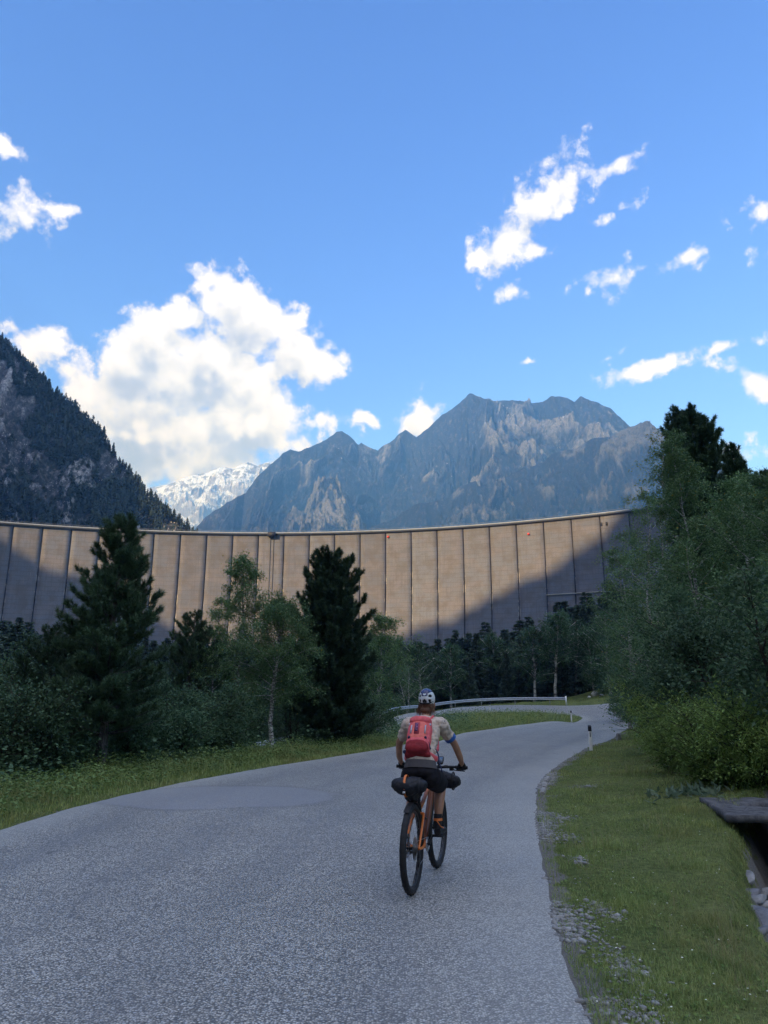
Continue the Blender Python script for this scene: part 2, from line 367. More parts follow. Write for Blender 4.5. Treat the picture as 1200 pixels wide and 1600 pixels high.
def m_asphalt():
    mt, nt = new_mat('worn_asphalt'); co = nt.node('ShaderNodeTexCoord').outputs['Object']
    lat = nt.node('ShaderNodeAttribute', attribute_name='lat').outputs['Fac']
    patch = nt.node('ShaderNodeAttribute', attribute_name='patch').outputs['Fac']
    v = nt.voro(co, 70); v2 = nt.noise(co, 130, 2, .7); v3 = nt.noise(co, 38, 3, .6)
    cell = nt.node('ShaderNodeTexVoronoi', {'Vector': co, 'Scale': 70.0}).outputs['Color']
    cv = nt.node('ShaderNodeSeparateXYZ', {0: cell}).outputs[0]
    big = nt.noise(co, .45, 4, .6); mid = nt.noise(nt.mapv(co, (1, .25, 1)), 2.2, 4, .6)
    base = nt.mix(nt.rng(big, .3, .7), rgb(.345, .325, .290), rgb(.43, .405, .355))
    base = nt.mix(nt.m('MULTIPLY', nt.rng(mid, .45, .7), .35), base, rgb(.27, .265, .26))
    # agregate: pale and dark stones
    sp = nt.rng(cv, 0, 1, .25, 1.75, False)
    c = nt.scale(base, sp)
    c = nt.mix(nt.rng(cv, .93, .97), c, rgb(.55, .55, .54))
    c = nt.mix(nt.m('MULTIPLY', nt.rng(v, .35, .62), .75), c, rgb(.05, .052, .056))
    # darker, polished wheel tracks and a few oil stains
    def track(c0, w_): return nt.rng(nt.m('ABSOLUTE', nt.m('SUBTRACT', lat, c0)), w_, 0.0)
    tr = nt.m('MAXIMUM', nt.m('MAXIMUM', track(.20, .07), track(.42, .07)), nt.m('MAXIMUM', track(.60, .07), track(.82, .07)))
    c = nt.mix(nt.m('MULTIPLY', nt.m('MULTIPLY', tr, nt.rng(mid, .3, .6, .3, 1)), .30), c, rgb(.12, .125, .135))
    c = nt.mix(nt.m('MULTIPLY', nt.rng(nt.noise(co, 1.1, 3, .7), .66, .74), .35), c, rgb(.09, .092, .10))
    # pale dusty margins
    e = nt.m('MAXIMUM', nt.rng(nt.m('ADD', lat, nt.m('MULTIPLY', nt.m('SUBTRACT', nt.noise(co, 1.6, 4), .5), .18)), .80, .99), nt.rng(nt.m('ADD', lat, nt.m('MULTIPLY', nt.m('SUBTRACT', nt.noise(co, 1.6, 4), .5), .10)), .14, .02))
    c = nt.mix(nt.m('MULTIPLY', e, .40), c, rgb(.40, .39, .36))
    # smoother repair patch
    pc = nt.mix(nt.rng(v2, .3, .7), rgb(.19, .192, .21), rgb(.245, .245, .265))
    pm = nt.rng(patch, .47, .5)
    c = nt.mix(nt.m('MULTIPLY', pm, .6), c, pc)
    line = nt.m('MULTIPLY', nt.rng(patch, .40, .47), nt.rng(patch, .53, .47))
    c = nt.mix(nt.m('MULTIPLY', line, nt.rng(v3, .4, .6, .1, .5)), c, rgb(.08, .08, .085))
    # fine cracks
    cr = nt.voro(nt.v('ADD', co, nt.scale(nt.noise(co, .9, 3, .6, out=1), 2.0)), .16, 'DISTANCE_TO_EDGE')
    c = nt.mix(nt.m('MULTIPLY', nt.m('MULTIPLY', nt.rng(cr, .0035, .001), nt.rng(big, .48, .55)), .6), c, rgb(.06, .06, .065))
    h = nt.m('MULTIPLY', nt.m('ADD', nt.m('SUBTRACT', .6, v), nt.m('MULTIPLY', v3, .3)), nt.m('SUBTRACT', 1.0, nt.m('MULTIPLY', pm, .7)))
    finish(nt, c, .62, nt.bump(h, .8, .006), spec=.5)
    pb = [n for n in mt.node_tree.nodes if n.type == 'BSDF_PRINCIPLED'][0]; pb.inputs['Sheen Weight'].default_value = .22; pb.inputs['Sheen Roughness'].default_value = .25
    return mt
def m_rock(name, low, high, veg, vegz0, vegz1, sc, warm=(.30, .27, .235), snow=None):
    mt, nt = new_mat(name); co = nt.node('ShaderNodeTexCoord').outputs['Object']
    geo = nt.node('ShaderNodeNewGeometry'); nz = nt.node('ShaderNodeSeparateXYZ', {0: geo.outputs['Normal']}).outputs[2]
    z = nt.node('ShaderNodeSeparateXYZ', {0: co}).outputs[2]
    co2 = nt.mapv(co, (1, 1, .7), (0, 0, 0), (0, .5, 0))
    n1 = nt.noise(co2, sc, 8, .65); n2 = nt.noise(co2, sc * 6, 6, .7); v = nt.voro(co2, sc * 14)
    n3 = nt.noise(co2, sc * 22, 5, .75)
    rib = nt.node('ShaderNodeAttribute', attribute_name='rib').outputs['Fac']
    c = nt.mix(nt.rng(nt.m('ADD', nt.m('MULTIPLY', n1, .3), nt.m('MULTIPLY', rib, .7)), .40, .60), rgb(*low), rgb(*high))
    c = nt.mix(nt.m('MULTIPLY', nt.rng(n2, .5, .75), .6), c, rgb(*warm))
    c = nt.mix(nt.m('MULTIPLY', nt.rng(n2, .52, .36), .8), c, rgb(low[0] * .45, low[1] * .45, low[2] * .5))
    c = nt.scale(c, nt.rng(n3, .34, .68, .45, 1.75, False))
    vm = nt.m('MULTIPLY', nt.rng(nt.m('ADD', z, nt.m('MULTIPLY', nt.m('SUBTRACT', n1, .5), (vegz1 - vegz0) * 2.5)), vegz0, vegz1, 1, 0), nt.rng(n2, .62, .45))
    c = nt.mix(vm, c, rgb(*veg))
    c = nt.mix(nt.m('MULTIPLY', nt.rng(v, .2, .08), nt.rng(n1, .45, .6)), c, rgb(high[0] * 2.2, high[1] * 2.2, high[2] * 2.2))
    if snow:
        sm = nt.m('MULTIPLY', nt.rng(nt.m('ADD', z, nt.m('MULTIPLY', nt.m('SUBTRACT', nt.noise(co2, sc * 2.2, 6, .6), .5), snow[1] * 4)), snow[0] - snow[1], snow[0], 0, 1), nt.rng(nz, snow[2], snow[2] + .12))
        sm = nt.m('MULTIPLY', sm, nt.rng(nt.noise(nt.mapv(co, (1, 1, 1.2)), sc * 2.5, 5, .6), snow[3], snow[3] + .05))
        c = nt.mix(sm, c, rgb(.40, .43, .48))
    b = nt.m('ADD', nt.m('MULTIPLY', n2, .8), nt.m('MULTIPLY', nt.noise(co2, sc * 25, 5, .7), .35))
    finish(nt, c, .92, nt.bump(b, .9, .16 / sc * 0.8), spec=.15); return mt
M = {}
M['ground'] = m_ground(); M['asphalt'] = m_asphalt()
# ------------------------------------------------------------------ ground sheet
az = np.concatenate([np.linspace(-180, -44, 40, endpoint=False), np.linspace(-44, 44, 560, endpoint=False), np.linspace(44, 180, 40, endpoint=False)])
rr = np.concatenate([np.linspace(0.4, 2.4, 14, endpoint=False), 2.4 * 1.0118 ** np.arange(0, 352)])
rr = np.concatenate([rr, np.geomspace(rr[-1] * 1.02, 9000, 70)])
Az, Rr = np.meshgrid(np.radians(az), rr); GX = np.sin(Az) * Rr; GY = np.cos(Az) * Rr
GZ = height(GX, GY)
sd = road_sd(GX, GY).reshape(GX.shape)
dd = ditch_d(GX, GY)
nearm = (Rr < 130)
bumpy = (fbm(GX * 1.3, GY * 1.3, 4, 9) - .5) * .16 + (fbm(GX * .25, GY * .25, 3, 11) - .5) * .3
GZ = GZ + np.where(nearm, bumpy * sstep(.3, 2.5, sd), 0)
GZ = GZ - .07 * sstep(-.02, -.22, sd) - .012
def ditch_prof(d, x, y): return -(0.5 + .4 * sstep(7.5, 9.5, y)) * sstep(.75, .18, d + .12 * (fbm(x * 3, y * 3, 3, 3) - .5)) * sstep(3.6, 4.6, y) * sstep(13.2, 12.2, y)
GZ = GZ + ditch_prof(dd, GX, GY)
me = np_mesh('ground', np.stack([GX, GY, GZ], -1).reshape(-1, 3), [grid_faces(len(rr), len(az), True)[:, ::-1]])
gr = (.70 * sstep(.40, .0, np.abs(sd))) * (GX > 0) * (GY < 30) + .35 * sstep(.25, 0, np.abs(sd)) + .8 * sstep(.7, .4, dd)
gr = gr * (.55 + .9 * fbm(GX * .8, GY * .8, 3, 21))
set_attr(me, 'gravel', gr)
tag(link('ground', me, M['ground'], smooth=True), kind='structure')
def gz(x, y):
    x = np.atleast_1d(np.asarray(x, float)); y = np.atleast_1d(np.asarray(y, float))
    s = road_sd(x, y)
    z = height(x, y) + ((fbm(x * 1.3, y * 1.3, 4, 9) - .5) * .16 + (fbm(x * .25, y * .25, 3, 11) - .5) * .3) * sstep(.3, 2.5, s) * (np.hypot(x, y) < 130) - .012
    return z + ditch_prof(ditch_d(x, y), x, y)
# ------------------------------------------------------------------ road
K = 40; t = np.linspace(0, 1, K)
RP = ri[:, None] * (1 - t)[None, :, None] + ro[:, None] * t[None, :, None]
jag = (fbm(np.arange(NR) * .9, np.zeros(NR), 4, 4) - .5) * .07
RP[:, -1] += (ro - ri) / (2 * rh[:, None]) * jag[:, None]
RP[:, 0] -= (ro - ri) / (2 * rh[:, None]) * (fbm(np.arange(NR) * .5, np.zeros(NR) + 5, 4, 4) - .5)[:, None] * .08
RZ = height(RP[..., 0], RP[..., 1]) + .006 - np.where((t == 0) | (t == 1), .014, 0)[None]
V = np.concatenate([RP, RZ[..., None]], -1).reshape(-1, 3)
me = np_mesh('road', V, [grid_faces(NR, K)[:, ::-1]])
set_attr(me, 'lat', np.tile(t, NR))
# the smoother patch near the left edge and one on the far leg
def patchv(x, y):
    u = (x + 2.95) + (y - 13.9) * .15; w = y - 13.9 - (x + 2.6) * .12
    a = 1 - np.hypot(u / 2.25, w / 1.7) * .5 - .16 * (fbm(x * .9, y * .9, 4, 2) - .3)
    b = 1 - np.hypot((x - 9) / 5.5, (y - 80.5) / 1.6) * .5
    return np.clip(np.maximum(a, b), 0, 1)
set_attr(me, 'patch', patchv(V[:, 0], V[:, 1]))
road = link('road', me, M['asphalt'], smooth=True); tag(road, kind='structure')
# broken kerb piece along the right edge
def m_concrete(name, a, b, sc=6):
    mt, nt = new_mat(name); co = nt.node('ShaderNodeTexCoord').outputs['Object']
    n = nt.noise(co, sc, 7, .65); n2 = nt.noise(co, sc * 12, 4, .7)
    c = nt.mix(nt.rng(n, .3, .7), rgb(*a), rgb(*b)); c = nt.mix(nt.m('MULTIPLY', nt.rng(n2, .55, .7), .35), c, rgb(a[0] * .5, a[1] * .5, a[2] * .5))
    finish(nt, c, .9, nt.bump(nt.m('ADD', n, n2), .5, .02), spec=.2); return mt
M['conc'] = m_concrete('weathered_concrete', (.05, .05, .055), (.15, .148, .15))
M['conc2'] = m_concrete('pale_concrete', (.22, .21, .19), (.36, .345, .32))

# ================================================================== dam
DC = np.array([-80.0, 47.0]); DR = 440.0; CREST = 111.5; BL_A = 17.2 / DR
th0 = math.asin((-84.5 - DC[0]) / DR)
def dam_prof(s): return 15 * s**2 - 7 * s * (1 - s)     # offset towards the valley, s = 0 at the crest, 1 at the foot
k0, k1 = -17, 22
cols = []                                # (angle, recess)
gw = .22 / DR
for k in range(k0, k1 + 1):
    a = th0 + k * BL_A
    cols += [(a - gw, 0, k), (a - gw * .98, 1, k), (a + gw * .98, 1, k), (a + gw, 0, k)] + [(a + BL_A * f, 0, k) for f in (.2, .4, .6, .8)]
Ta = np.array([c[0] for c in cols]); Rc = np.array([c[1] for c in cols], float)
zs = np.linspace(CREST - 1.6, -14, 64); s = (CREST - zs) / (CREST + 14)
TT, ZZ = np.meshgrid(Ta, zs); SS = (CREST - ZZ) / (CREST + 14)
rad = DR - dam_prof(SS) + np.tile(Rc, (len(zs), 1)) * 1.1
V = np.stack([DC[0] + rad * np.sin(TT), DC[1] + rad * np.cos(TT), ZZ], -1)
me = np_mesh('face', V.reshape(-1, 3), [grid_faces(len(zs), len(Ta))])
uvl = me.uv_layers.new(name='arc'); li = np.zeros(len(me.loops), np.int32); me.loops.foreach_get('vertex_index', li)
uv = np.stack([(TT.ravel() - th0) * DR, ZZ.ravel()], -1)[li]; uvl.data.foreach_set('uv', uv.astype(np.float32).ravel())
def m_dam():
    mt, nt = new_mat('dam_concrete'); uvn = nt.node('ShaderNodeUVMap', uv_map='arc').outputs[0]
    sp = nt.node('ShaderNodeSeparateXYZ', {0: uvn}); u, z = sp.outputs[0], sp.outputs[1]
    blk = nt.m('FLOOR', nt.m('DIVIDE', u, 17.2)); bn = nt.node('ShaderNodeTexWhiteNoise', {'W': blk}, noise_dimensions='1D').outputs[0]
    lift = nt.m('FLOOR', nt.m('DIVIDE', z, 3.0)); ln = nt.node('ShaderNodeTexWhiteNoise', {'W': nt.m('ADD', nt.m('MULTIPLY', lift, 7.13), nt.m('MULTIPLY', blk, 3.7))}, noise_dimensions='1D').outputs[0]
    c = nt.mix(bn, rgb(.118, .130, .172), rgb(.152, .170, .222))
    c = nt.mix(nt.m('MULTIPLY', ln, .28), c, rgb(.135, .125, .125))
    pn = nt.noise(nt.mapv(uvn, (.05, .12, 1), (5, 3, 0)), 1.0, 3, .6)
    c = nt.mix(nt.m('MULTIPLY', nt.rng(pn, .42, .62), .55), c, rgb(.168, .155, .175))
    st = nt.noise(nt.mapv(uvn, (1, .06, 1)), .8, 6, .65)
    c = nt.mix(nt.m('MULTIPLY', nt.rng(st, .48, .70), .42), c, rgb(.085, .078, .078))
    st2 = nt.noise(nt.mapv(uvn, (1, .05, 1), (31, 7, 0)), 1.7, 4, .6)
    c = nt.mix(nt.m('MULTIPLY', nt.rng(st2, .58, .75), .35), c, rgb(.27, .26, .255))
    fr = nt.m('ABSOLUTE', nt.m('SUBTRACT', nt.m('FRACT', nt.m('DIVIDE', z, 3.0)), .5))
    wv = nt.noise(uvn, .35, 4, .6)
    c = nt.mix(nt.m('MULTIPLY', nt.rng(fr, .44, .49), nt.rng(wv, .30, .55, .35, .85)), c, rgb(.09, .075, .065))
    fr2 = nt.m('ABSOLUTE', nt.m('SUBTRACT', nt.m('FRACT', nt.m('DIVIDE', z, .75)), .5))
    c = nt.mix(nt.m('MULTIPLY', nt.rng(fr2, .36, .49), nt.rng(wv, .3, .6, .15, .5)), c, rgb(.09, .075, .065))
    blot = nt.noise(uvn, .12, 5, .65)
    c = nt.mix(nt.m('MULTIPLY', nt.rng(blot, .45, .62), .5), c, rgb(.105, .095, .09))
    # pale lime bleeding beside joints low down
    ju = nt.m('ABSOLUTE', nt.m('SUBTRACT', nt.m('FRACT', nt.m('ADD', nt.m('DIVIDE', u, 17.2), .5)), .5))
    lime = nt.m('MULTIPLY', nt.m('MULTIPLY', nt.rng(ju, .055, .02), nt.rng(nt.noise(nt.mapv(uvn, (.3, .12, 1)), 1.0, 4, .7), .50, .60)), nt.rng(z, 95, 75))
    c = nt.mix(nt.m('MULTIPLY', lime, .75), c, rgb(.45, .43, .41))
    jd = nt.m('MULTIPLY', nt.rng(ju, .030, .0145), nt.rng(st, .3, .6, .6, 1.0))
    c = nt.mix(jd, c, rgb(.022, .021, .022))
    finish(nt, c, .9, nt.bump(nt.m('ADD', blot, fr2), .3, .3), spec=.15); return mt
M['dam'] = m_dam(); M['damtop'] = simple('pale_coping_concrete', (.20, .23, .29), .8, var=.15, scale=.3); M['dark'] = simple('dark_steel', (.02, .022, .028), .6)
M['lamp'] = simple('red_paint', (.55, .05, .04), .5); M['white'] = simple('white_paint', (.75, .75, .74), .5, var=.05)
dam = empty('arch_dam', (DC[0], DC[1] + DR, 0))
tag(dam, 'huge curved concrete arch dam closing the valley behind the forest', 'dam')
INV = -np.array([DC[0], DC[1] + DR, 0.0])
def damchild(o): o.location = Vector(INV); o.parent = dam; return o
damchild(link('face', me, M['dam']))
Tt = np.linspace(Ta[0], Ta[-1], 240)
def arcstrip(name, prof, mat):            # prof: closed section as (radius offset, z)
    pr = np.array(prof); r = DR + pr[:, 0]
    V = np.stack([DC[0] + r[None] * np.sin(Tt)[:, None], DC[1] + r[None] * np.cos(Tt)[:, None], np.repeat(pr[:, 1][None], len(Tt), 0)], -1)
    return damchild(link(name, np_mesh(name, V.reshape(-1, 3), [grid_faces(len(Tt), len(pr), True)]), mat))
arcstrip('crest_walkway', [(-1.3, CREST - 1.6), (-1.3, CREST - .9), (7.5, CREST - .9), (7.5, CREST - 1.6)], M['dark'])
arcstrip('parapet', [(-1.5, CREST - .75), (-1.5, CREST + .15), (-1.1, CREST + .15), (-1.1, CREST - .75)], M['damtop'])
arcstrip('body', [(1.3, CREST - 1.7), (9, CREST - 1.7), (22, -14), (1.3, -14)], M['conc'])
def ang(px, py, z=CREST):
    d = ray(px, py); tt = (z - 1.65) / d[2]; p = CAM + d * tt; return math.atan2(p[0] - DC[0], p[1] - DC[1])
def on_face(a, z, proud=0.0):
    r_ = DR - dam_prof((CREST - z) / (CREST + 14)) - proud
    return np.array([DC[0] + r_ * math.sin(a), DC[1] + r_ * math.cos(a), z])
a = ang(425, 832); ax = [[math.cos(a), -math.sin(a), 0], [math.sin(a), math.cos(a), 0], [0, 0, 1]]
mb = MB(); mb.box(on_face(a, CREST - 1.5, 2.2), (5.0, 2.5, 2.8), ax); mb.box(on_face(a, CREST - 3.2, 1.4), (3.4, 1.5, .9), ax)
damchild(mb.build('overflow_hood', M['dark']))
mb = MB()
for da in (-1.1, 1.1):
    mb.tube([on_face(a + da / DR, z, .25) for z in np.linspace(CREST - 3, 45, 30)], .28, 6)
damchild(mb.build('drain_pipes', M['conc']))
for (px, py) in ((933, 819), (942, 816)):
    z = CREST - 7.5 * .9; b = ang(px, 797); mb = MB(); mb.box(on_face(b, z, .15), (1.1, .4, 2.1), [[math.cos(b), -math.sin(b), 0], [math.sin(b), math.cos(b), 0], [0, 0, 1]])
    damchild(mb.build('access_hatch', M['dark']))
for (px, zz) in ((606, CREST - 4.5), (823, CREST - 8.5)):
    b = ang(px, 828 if px < 700 else 812); mb = MB(); mb.ell(on_face(b, zz, .5), (.8, .8, .8)); damchild(mb.build('marker_lamp', M['lamp'], smooth=True))
b0, b1 = ang(845, 809), ang(1010, 790); mb = MB()
mb.tube([on_face(b, 64.0, .6) for b in np.linspace(b0, b1, 30)], .35, 6); damchild(mb.build('pipe_ledge', M['conc2']))
for q in (.0, .55, .95): mb = MB(); mb.tube([on_face(b0 + q * (b1 - b0), z, .5) for z in (64, 55)], .2, 6); damchild(mb.build('support_rod', M['conc']))
# railing posts and small masts on the crest
arcstrip('handrail', [(-1.34, CREST + .95), (-1.34, CREST + 1.05), (-1.24, CREST + 1.05), (-1.24, CREST + .95)], M['damtop'])

# ================================================================== mountains
def mountain(name, pts, slope_run, base, mat, nu, nv, amp, fr, seed, jag=6.0, conc=1.25, back=True, gully=0.5, env0=.0, ret=False):
    P3 = np.array([at_y(px, py, y) for px, py, y in pts]); px = np.array([p[0] for p in pts], float)
    u = np.linspace(0, 1, nu); tt = (px - px[0]) / (px[-1] - px[0])
    Rg = np.stack([np.interp(u, tt, P3[:, k]) for k in range(3)], -1)
    Lm = np.linalg.norm(P3[-1] - P3[0])
    Rg[:, 2] += (ridged(u * Lm / (jag * 4.5), u * 0 + 8, 5, seed + 3, .7) - .4) * jag * .9
    Rg[:, 2] += (fbm(u * Lm / (jag * 9), u * 0 + 3, 5, seed, .65) - .5) * 2 * jag
    vf = np.linspace(0, 1, nv) ** 1.15
    H = np.maximum(Rg[:, 2] - base, 1)
    X = Rg[:, 0][None] + 0 * vf[:, None]; run = slope_run * H
    Y = Rg[:, 1][None] - vf[:, None] * run[None]
    Z = base + H[None] * (1 - vf[:, None]) ** conc
    env = (sstep(0, .08, vf) * (1 - .5 * vf) + env0)[:, None]
    Vd = vf[:, None] * run[None] + 0 * X
    wx = (fbm(X / (fr * .9), Vd / (fr * .9), 4, seed + 9) - .5) * 1.5; wy = (fbm(X / (fr * .9) + 9, Vd / (fr * .9) + 4, 4, seed + 19) - .5) * 1.2
    rn = ridged(X / fr + wx, Vd / (fr * 1.3) + wy, 8, seed, .68) - .45
    gl = ridged(X / (fr * .42) + wx * 1.7 + Vd / (fr * 3.0), Vd / (fr * 1.1) + wy, 7, seed + 50, .64) - .45
    # the ridges run down from the crest: push them out along the face as well as up
    dis = amp * H[None] * env * (rn * (1 - gully) + gl * gully) + .045 * H[None] * env * (ridged(X / (fr * .13) + wx, Vd / (fr * .2) + wy, 6, seed + 70, .7) - .45)
    Z = Z + dis * .8; Y = Y - dis * .8 * sstep(0, .38, vf)[:, None]
    top_ = Rg[:, 2][None] + 6 * (vnoise(X / 25, Vd / 25, seed) - .5); Z = np.where(Z > top_, top_ + .015 * (Z - top_), Z)
    front = np.stack([X, Y, Z], -1); rib = np.clip((rn + gl) * .9 + .5 + (ridged(X / (fr * .13) + wx, Vd / (fr * .2) + wy, 6, seed + 70, .7) - .45) * .8, 0, 1)
    rib = rib * np.ones_like(X)
    rows = [front]
    if back:
        vb = np.linspace(0, 1, 12)[1:]
        Yb = Rg[:, 1][None] + vb[:, None] * run[None] * .8; Zb = base + H[None] * (1 - vb[:, None]) ** conc
        rows = [np.stack([X[:1] + 0 * vb[:, None], Yb, Zb], -1)[::-1], front]
    G = np.concatenate(rows, 0)
    rb = rib if not back else np.concatenate([np.full((11, nu), .5), rib], 0)
    me = np_mesh(name, G.reshape(-1, 3), [grid_faces(G.shape[0], nu)[:, ::-1]])
    set_attr(me, 'rib', rb)
    o = link(name, me, mat, smooth=True); tag(o, kind='structure')
    return (o, front) if ret else o
M['rock_far'] = m_rock('glacier_rock', (.15, .145, .14), (.24, .225, .21), (.10, .11, .08), 0, 10, .006, snow=(1150, 260, .30, .46))
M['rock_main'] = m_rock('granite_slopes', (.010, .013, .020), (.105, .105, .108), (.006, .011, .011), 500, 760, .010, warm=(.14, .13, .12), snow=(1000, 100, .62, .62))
M['rock_hill'] = m_rock('wooded_rock', (.08, .08, .10), (.34, .33, .36), (.014, .021, .015), 150, 400, .03, warm=(.23, .22, .215))
mountain('far_mountain', [(180,768,6800),(245,760,6800),(262,757,6800),(290,745,6800),(312,741,6800),(330,736,6800),(345,728,6800),(365,731,6800),(388,722,6800),(402,727,6800),(420,722,6800),(450,740,6800),(520,790,6800)],
         1.5, 60, M['rock_far'], 500, 240, .34, 900, 3, jag=15)
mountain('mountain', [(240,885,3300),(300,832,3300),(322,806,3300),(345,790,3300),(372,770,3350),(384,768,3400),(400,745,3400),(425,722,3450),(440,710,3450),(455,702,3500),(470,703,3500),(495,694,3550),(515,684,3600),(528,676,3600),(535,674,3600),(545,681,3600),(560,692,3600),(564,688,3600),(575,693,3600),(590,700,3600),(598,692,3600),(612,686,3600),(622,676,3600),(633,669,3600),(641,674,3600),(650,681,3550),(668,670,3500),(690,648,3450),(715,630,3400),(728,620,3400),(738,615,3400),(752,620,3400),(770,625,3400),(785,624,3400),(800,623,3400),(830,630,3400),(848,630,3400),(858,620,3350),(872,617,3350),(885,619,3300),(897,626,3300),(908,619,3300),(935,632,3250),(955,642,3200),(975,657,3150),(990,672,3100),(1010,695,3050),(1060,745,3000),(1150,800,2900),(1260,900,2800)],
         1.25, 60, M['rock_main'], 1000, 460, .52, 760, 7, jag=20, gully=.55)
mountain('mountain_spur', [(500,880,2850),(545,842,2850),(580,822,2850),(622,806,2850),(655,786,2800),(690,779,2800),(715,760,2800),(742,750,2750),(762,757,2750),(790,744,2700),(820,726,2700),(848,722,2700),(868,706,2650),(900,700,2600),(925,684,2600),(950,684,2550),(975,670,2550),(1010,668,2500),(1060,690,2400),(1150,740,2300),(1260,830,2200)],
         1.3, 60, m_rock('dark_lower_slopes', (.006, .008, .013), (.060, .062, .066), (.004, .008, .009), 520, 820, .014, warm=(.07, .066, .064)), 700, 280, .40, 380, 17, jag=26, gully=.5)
hill, HF = mountain('hillside', [(-420,150,840),(-300,262,820),(-150,390,790),(-40,492,760),(0,524,750),(40,568,735),(80,604,720),(105,628,712),(150,668,700),(175,702,692),(200,738,685),(225,768,678),(250,792,670),(275,815,660),(297,834,650),(330,870,640)],
         .78, 20, M['rock_hill'], 520, 300, .22, 150, 27, jag=5, gully=.35, ret=True)
# unseen ridge behind the camera, crest shaped to shade valley, hillside and dam foot
SH = np.array([-math.sin(SUN_AZ), -math.cos(SUN_AZ)]); LT = np.array([math.cos(SUN_AZ), -math.sin(SUN_AZ)]); LT = np.array([SH[1], -SH[0]]) * -1
DK = 800.0
def dam_pt(px, py):
    d = ray(px, py); ts = np.linspace(250, 620, 8000); p = CAM + ts[:, None] * d
    sl_ = np.clip((CREST - p[:, 2]) / (CREST + 14), 0, 1); rp = np.hypot(p[:, 0] - DC[0], p[:, 1] - DC[1])
    return p[np.argmax(rp > DR - dam_prof(sl_))]
shp = []
for q in [(0,838),(40,862),(80,884),(120,903),(160,925),(200,948),(240,968),(300,992),(380,1010),(480,1016),(560,1010),(600,1000),(640,988),(680,975),(720,958),(755,940),(790,922),(820,905),(850,888),(880,870),(910,853),(945,832)]:
    p = dam_pt(*q); shp.append((p[:2] @ LT, p[2] + (DK - p[:2] @ SH) * math.tan(SUN_EL)))
shp.sort(); shp = np.array(shp)
ll = np.array([-2600, -1800, -1300, -1000, -800, -650] + list(shp[:, 0]) + [shp[-1, 0] + 60, shp[-1, 0] + 250, shp[-1, 0] + 700, shp[-1, 0] + 1600])
lk = np.array([-3400, -2900, -2400, -2100, -1700, -1300, -1000, -800, -650, -570]); hk = np.array([1000, 1050, 1150, 1200, 1250, 1250, 1180, 1010, 850, 720]) - 115
lall = np.concatenate([lk, shp[:, 0], [shp[-1, 0] + 50, shp[-1, 0] + 160, shp[-1, 0] + 400, shp[-1, 0] + 900, shp[-1, 0] + 1800]])
hall = np.concatenate([hk, shp[:, 1], [shp[-1, 1] + 60, shp[-1, 1] + 120, shp[-1, 1] + 160, shp[-1, 1] + 60, 300]])
lu = np.unique(np.concatenate([np.linspace(lall[0], -600, 140), np.linspace(-600, shp[-1, 0] + 80, 420), np.linspace(shp[-1, 0] + 80, lall[-1], 80)]))
hu = np.interp(lu, lall, hall) + (fbm(lu / 22, lu * 0, 4, 77, .7) - .5) * 15
sv = np.concatenate([np.linspace(-1, 0, 12), np.linspace(0, 1, 12)[1:]])
PX = (SH[0] * DK + LT[0] * lu)[None] + SH[0] * sv[:, None] * hu[None] * .62
PY = (SH[1] * DK + LT[1] * lu)[None] + SH[1] * sv[:, None] * hu[None] * .62
PZ = -30 + (hu + 30)[None] * (1 - np.abs(sv))[:, None] ** 1.1
o = link('shadow_ridge', np_mesh('shadow_ridge', np.stack([PX, PY, PZ], -1).reshape(-1, 3), [grid_faces(len(sv), len(lu))]), M['rock_hill'], smooth=True)
tag(o, kind='structure')
# ================================================================== vegetation
def m_leaf(name, a, b, scale, warm=None, rough=.6, trans=True):
    mt, nt = new_mat(name); co = nt.node('ShaderNodeTexCoord').outputs['Object']
    oi = nt.node('ShaderNodeObjectInfo').outputs['Random']
    geo = nt.node('ShaderNodeNewGeometry').outputs['Random Per Island']
    n = nt.noise(co, scale, 3, .6)
    c = nt.mix(nt.rng(nt.m('ADD', nt.m('MULTIPLY', n, .6), nt.m('MULTIPLY', geo, .4)), .3, .7), rgb(*a), rgb(*b))
    c = nt.mix(nt.m('MULTIPLY', nt.rng(nt.noise(co, scale * .45, 3, .6), .48, .68), .35), c, rgb(a[0] * 1.5, a[1] * 1.05, a[2] * .9))
    c = nt.scale(c, nt.rng(oi, 0, 1, .8, 1.2, False))
    if name == 'grass_blades':
        c = nt.mix(nt.m('MULTIPLY', nt.rng(nt.noise(co, .55, 5, .65), .48, .62), .55), c, rgb(.27, .245, .10))
        c = nt.mix(nt.m('MULTIPLY', nt.rng(nt.noise(co, 2.6, 4, .6), .50, .66), .5), c, rgb(.08, .15, .04))
    if warm: c = nt.mix(nt.m('MULTIPLY', nt.rng(geo, .985, .99), .8), c, rgb(*warm))
    finish(nt, c, rough, spec=.25, trans=nt.scale(c, 1.2) if trans else None); return mt
M['birch_leaf'] = m_leaf('birch_leaves', (.090, .165, .068), (.165, .265, .115), 1.3, (.35, .26, .03))
M['alder_leaf'] = m_leaf('alder_leaves', (.052, .105, .052), (.100, .170, .085), 1.3)
M['bush_leaf'] = m_leaf('shrub_leaves', (.14, .23, .05), (.24, .34, .09), 2.0)
M['pine_needle'] = m_leaf('pine_needles', (.042, .085, .046), (.080, .135, .068), 1.8, trans=False, rough=.5)
M['spruce_needle'] = m_leaf('spruce_needles', (.040, .072, .055), (.075, .115, .08), .6, trans=False, rough=.6)
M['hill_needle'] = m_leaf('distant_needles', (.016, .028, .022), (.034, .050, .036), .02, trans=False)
M['herb'] = m_leaf('verge_herbs', (.080, .135, .038), (.16, .23, .07), 1.5)
M['grass'] = m_leaf('grass_blades', (.185, .25, .06), (.37, .41, .155), .7, (.32, .28, .14))
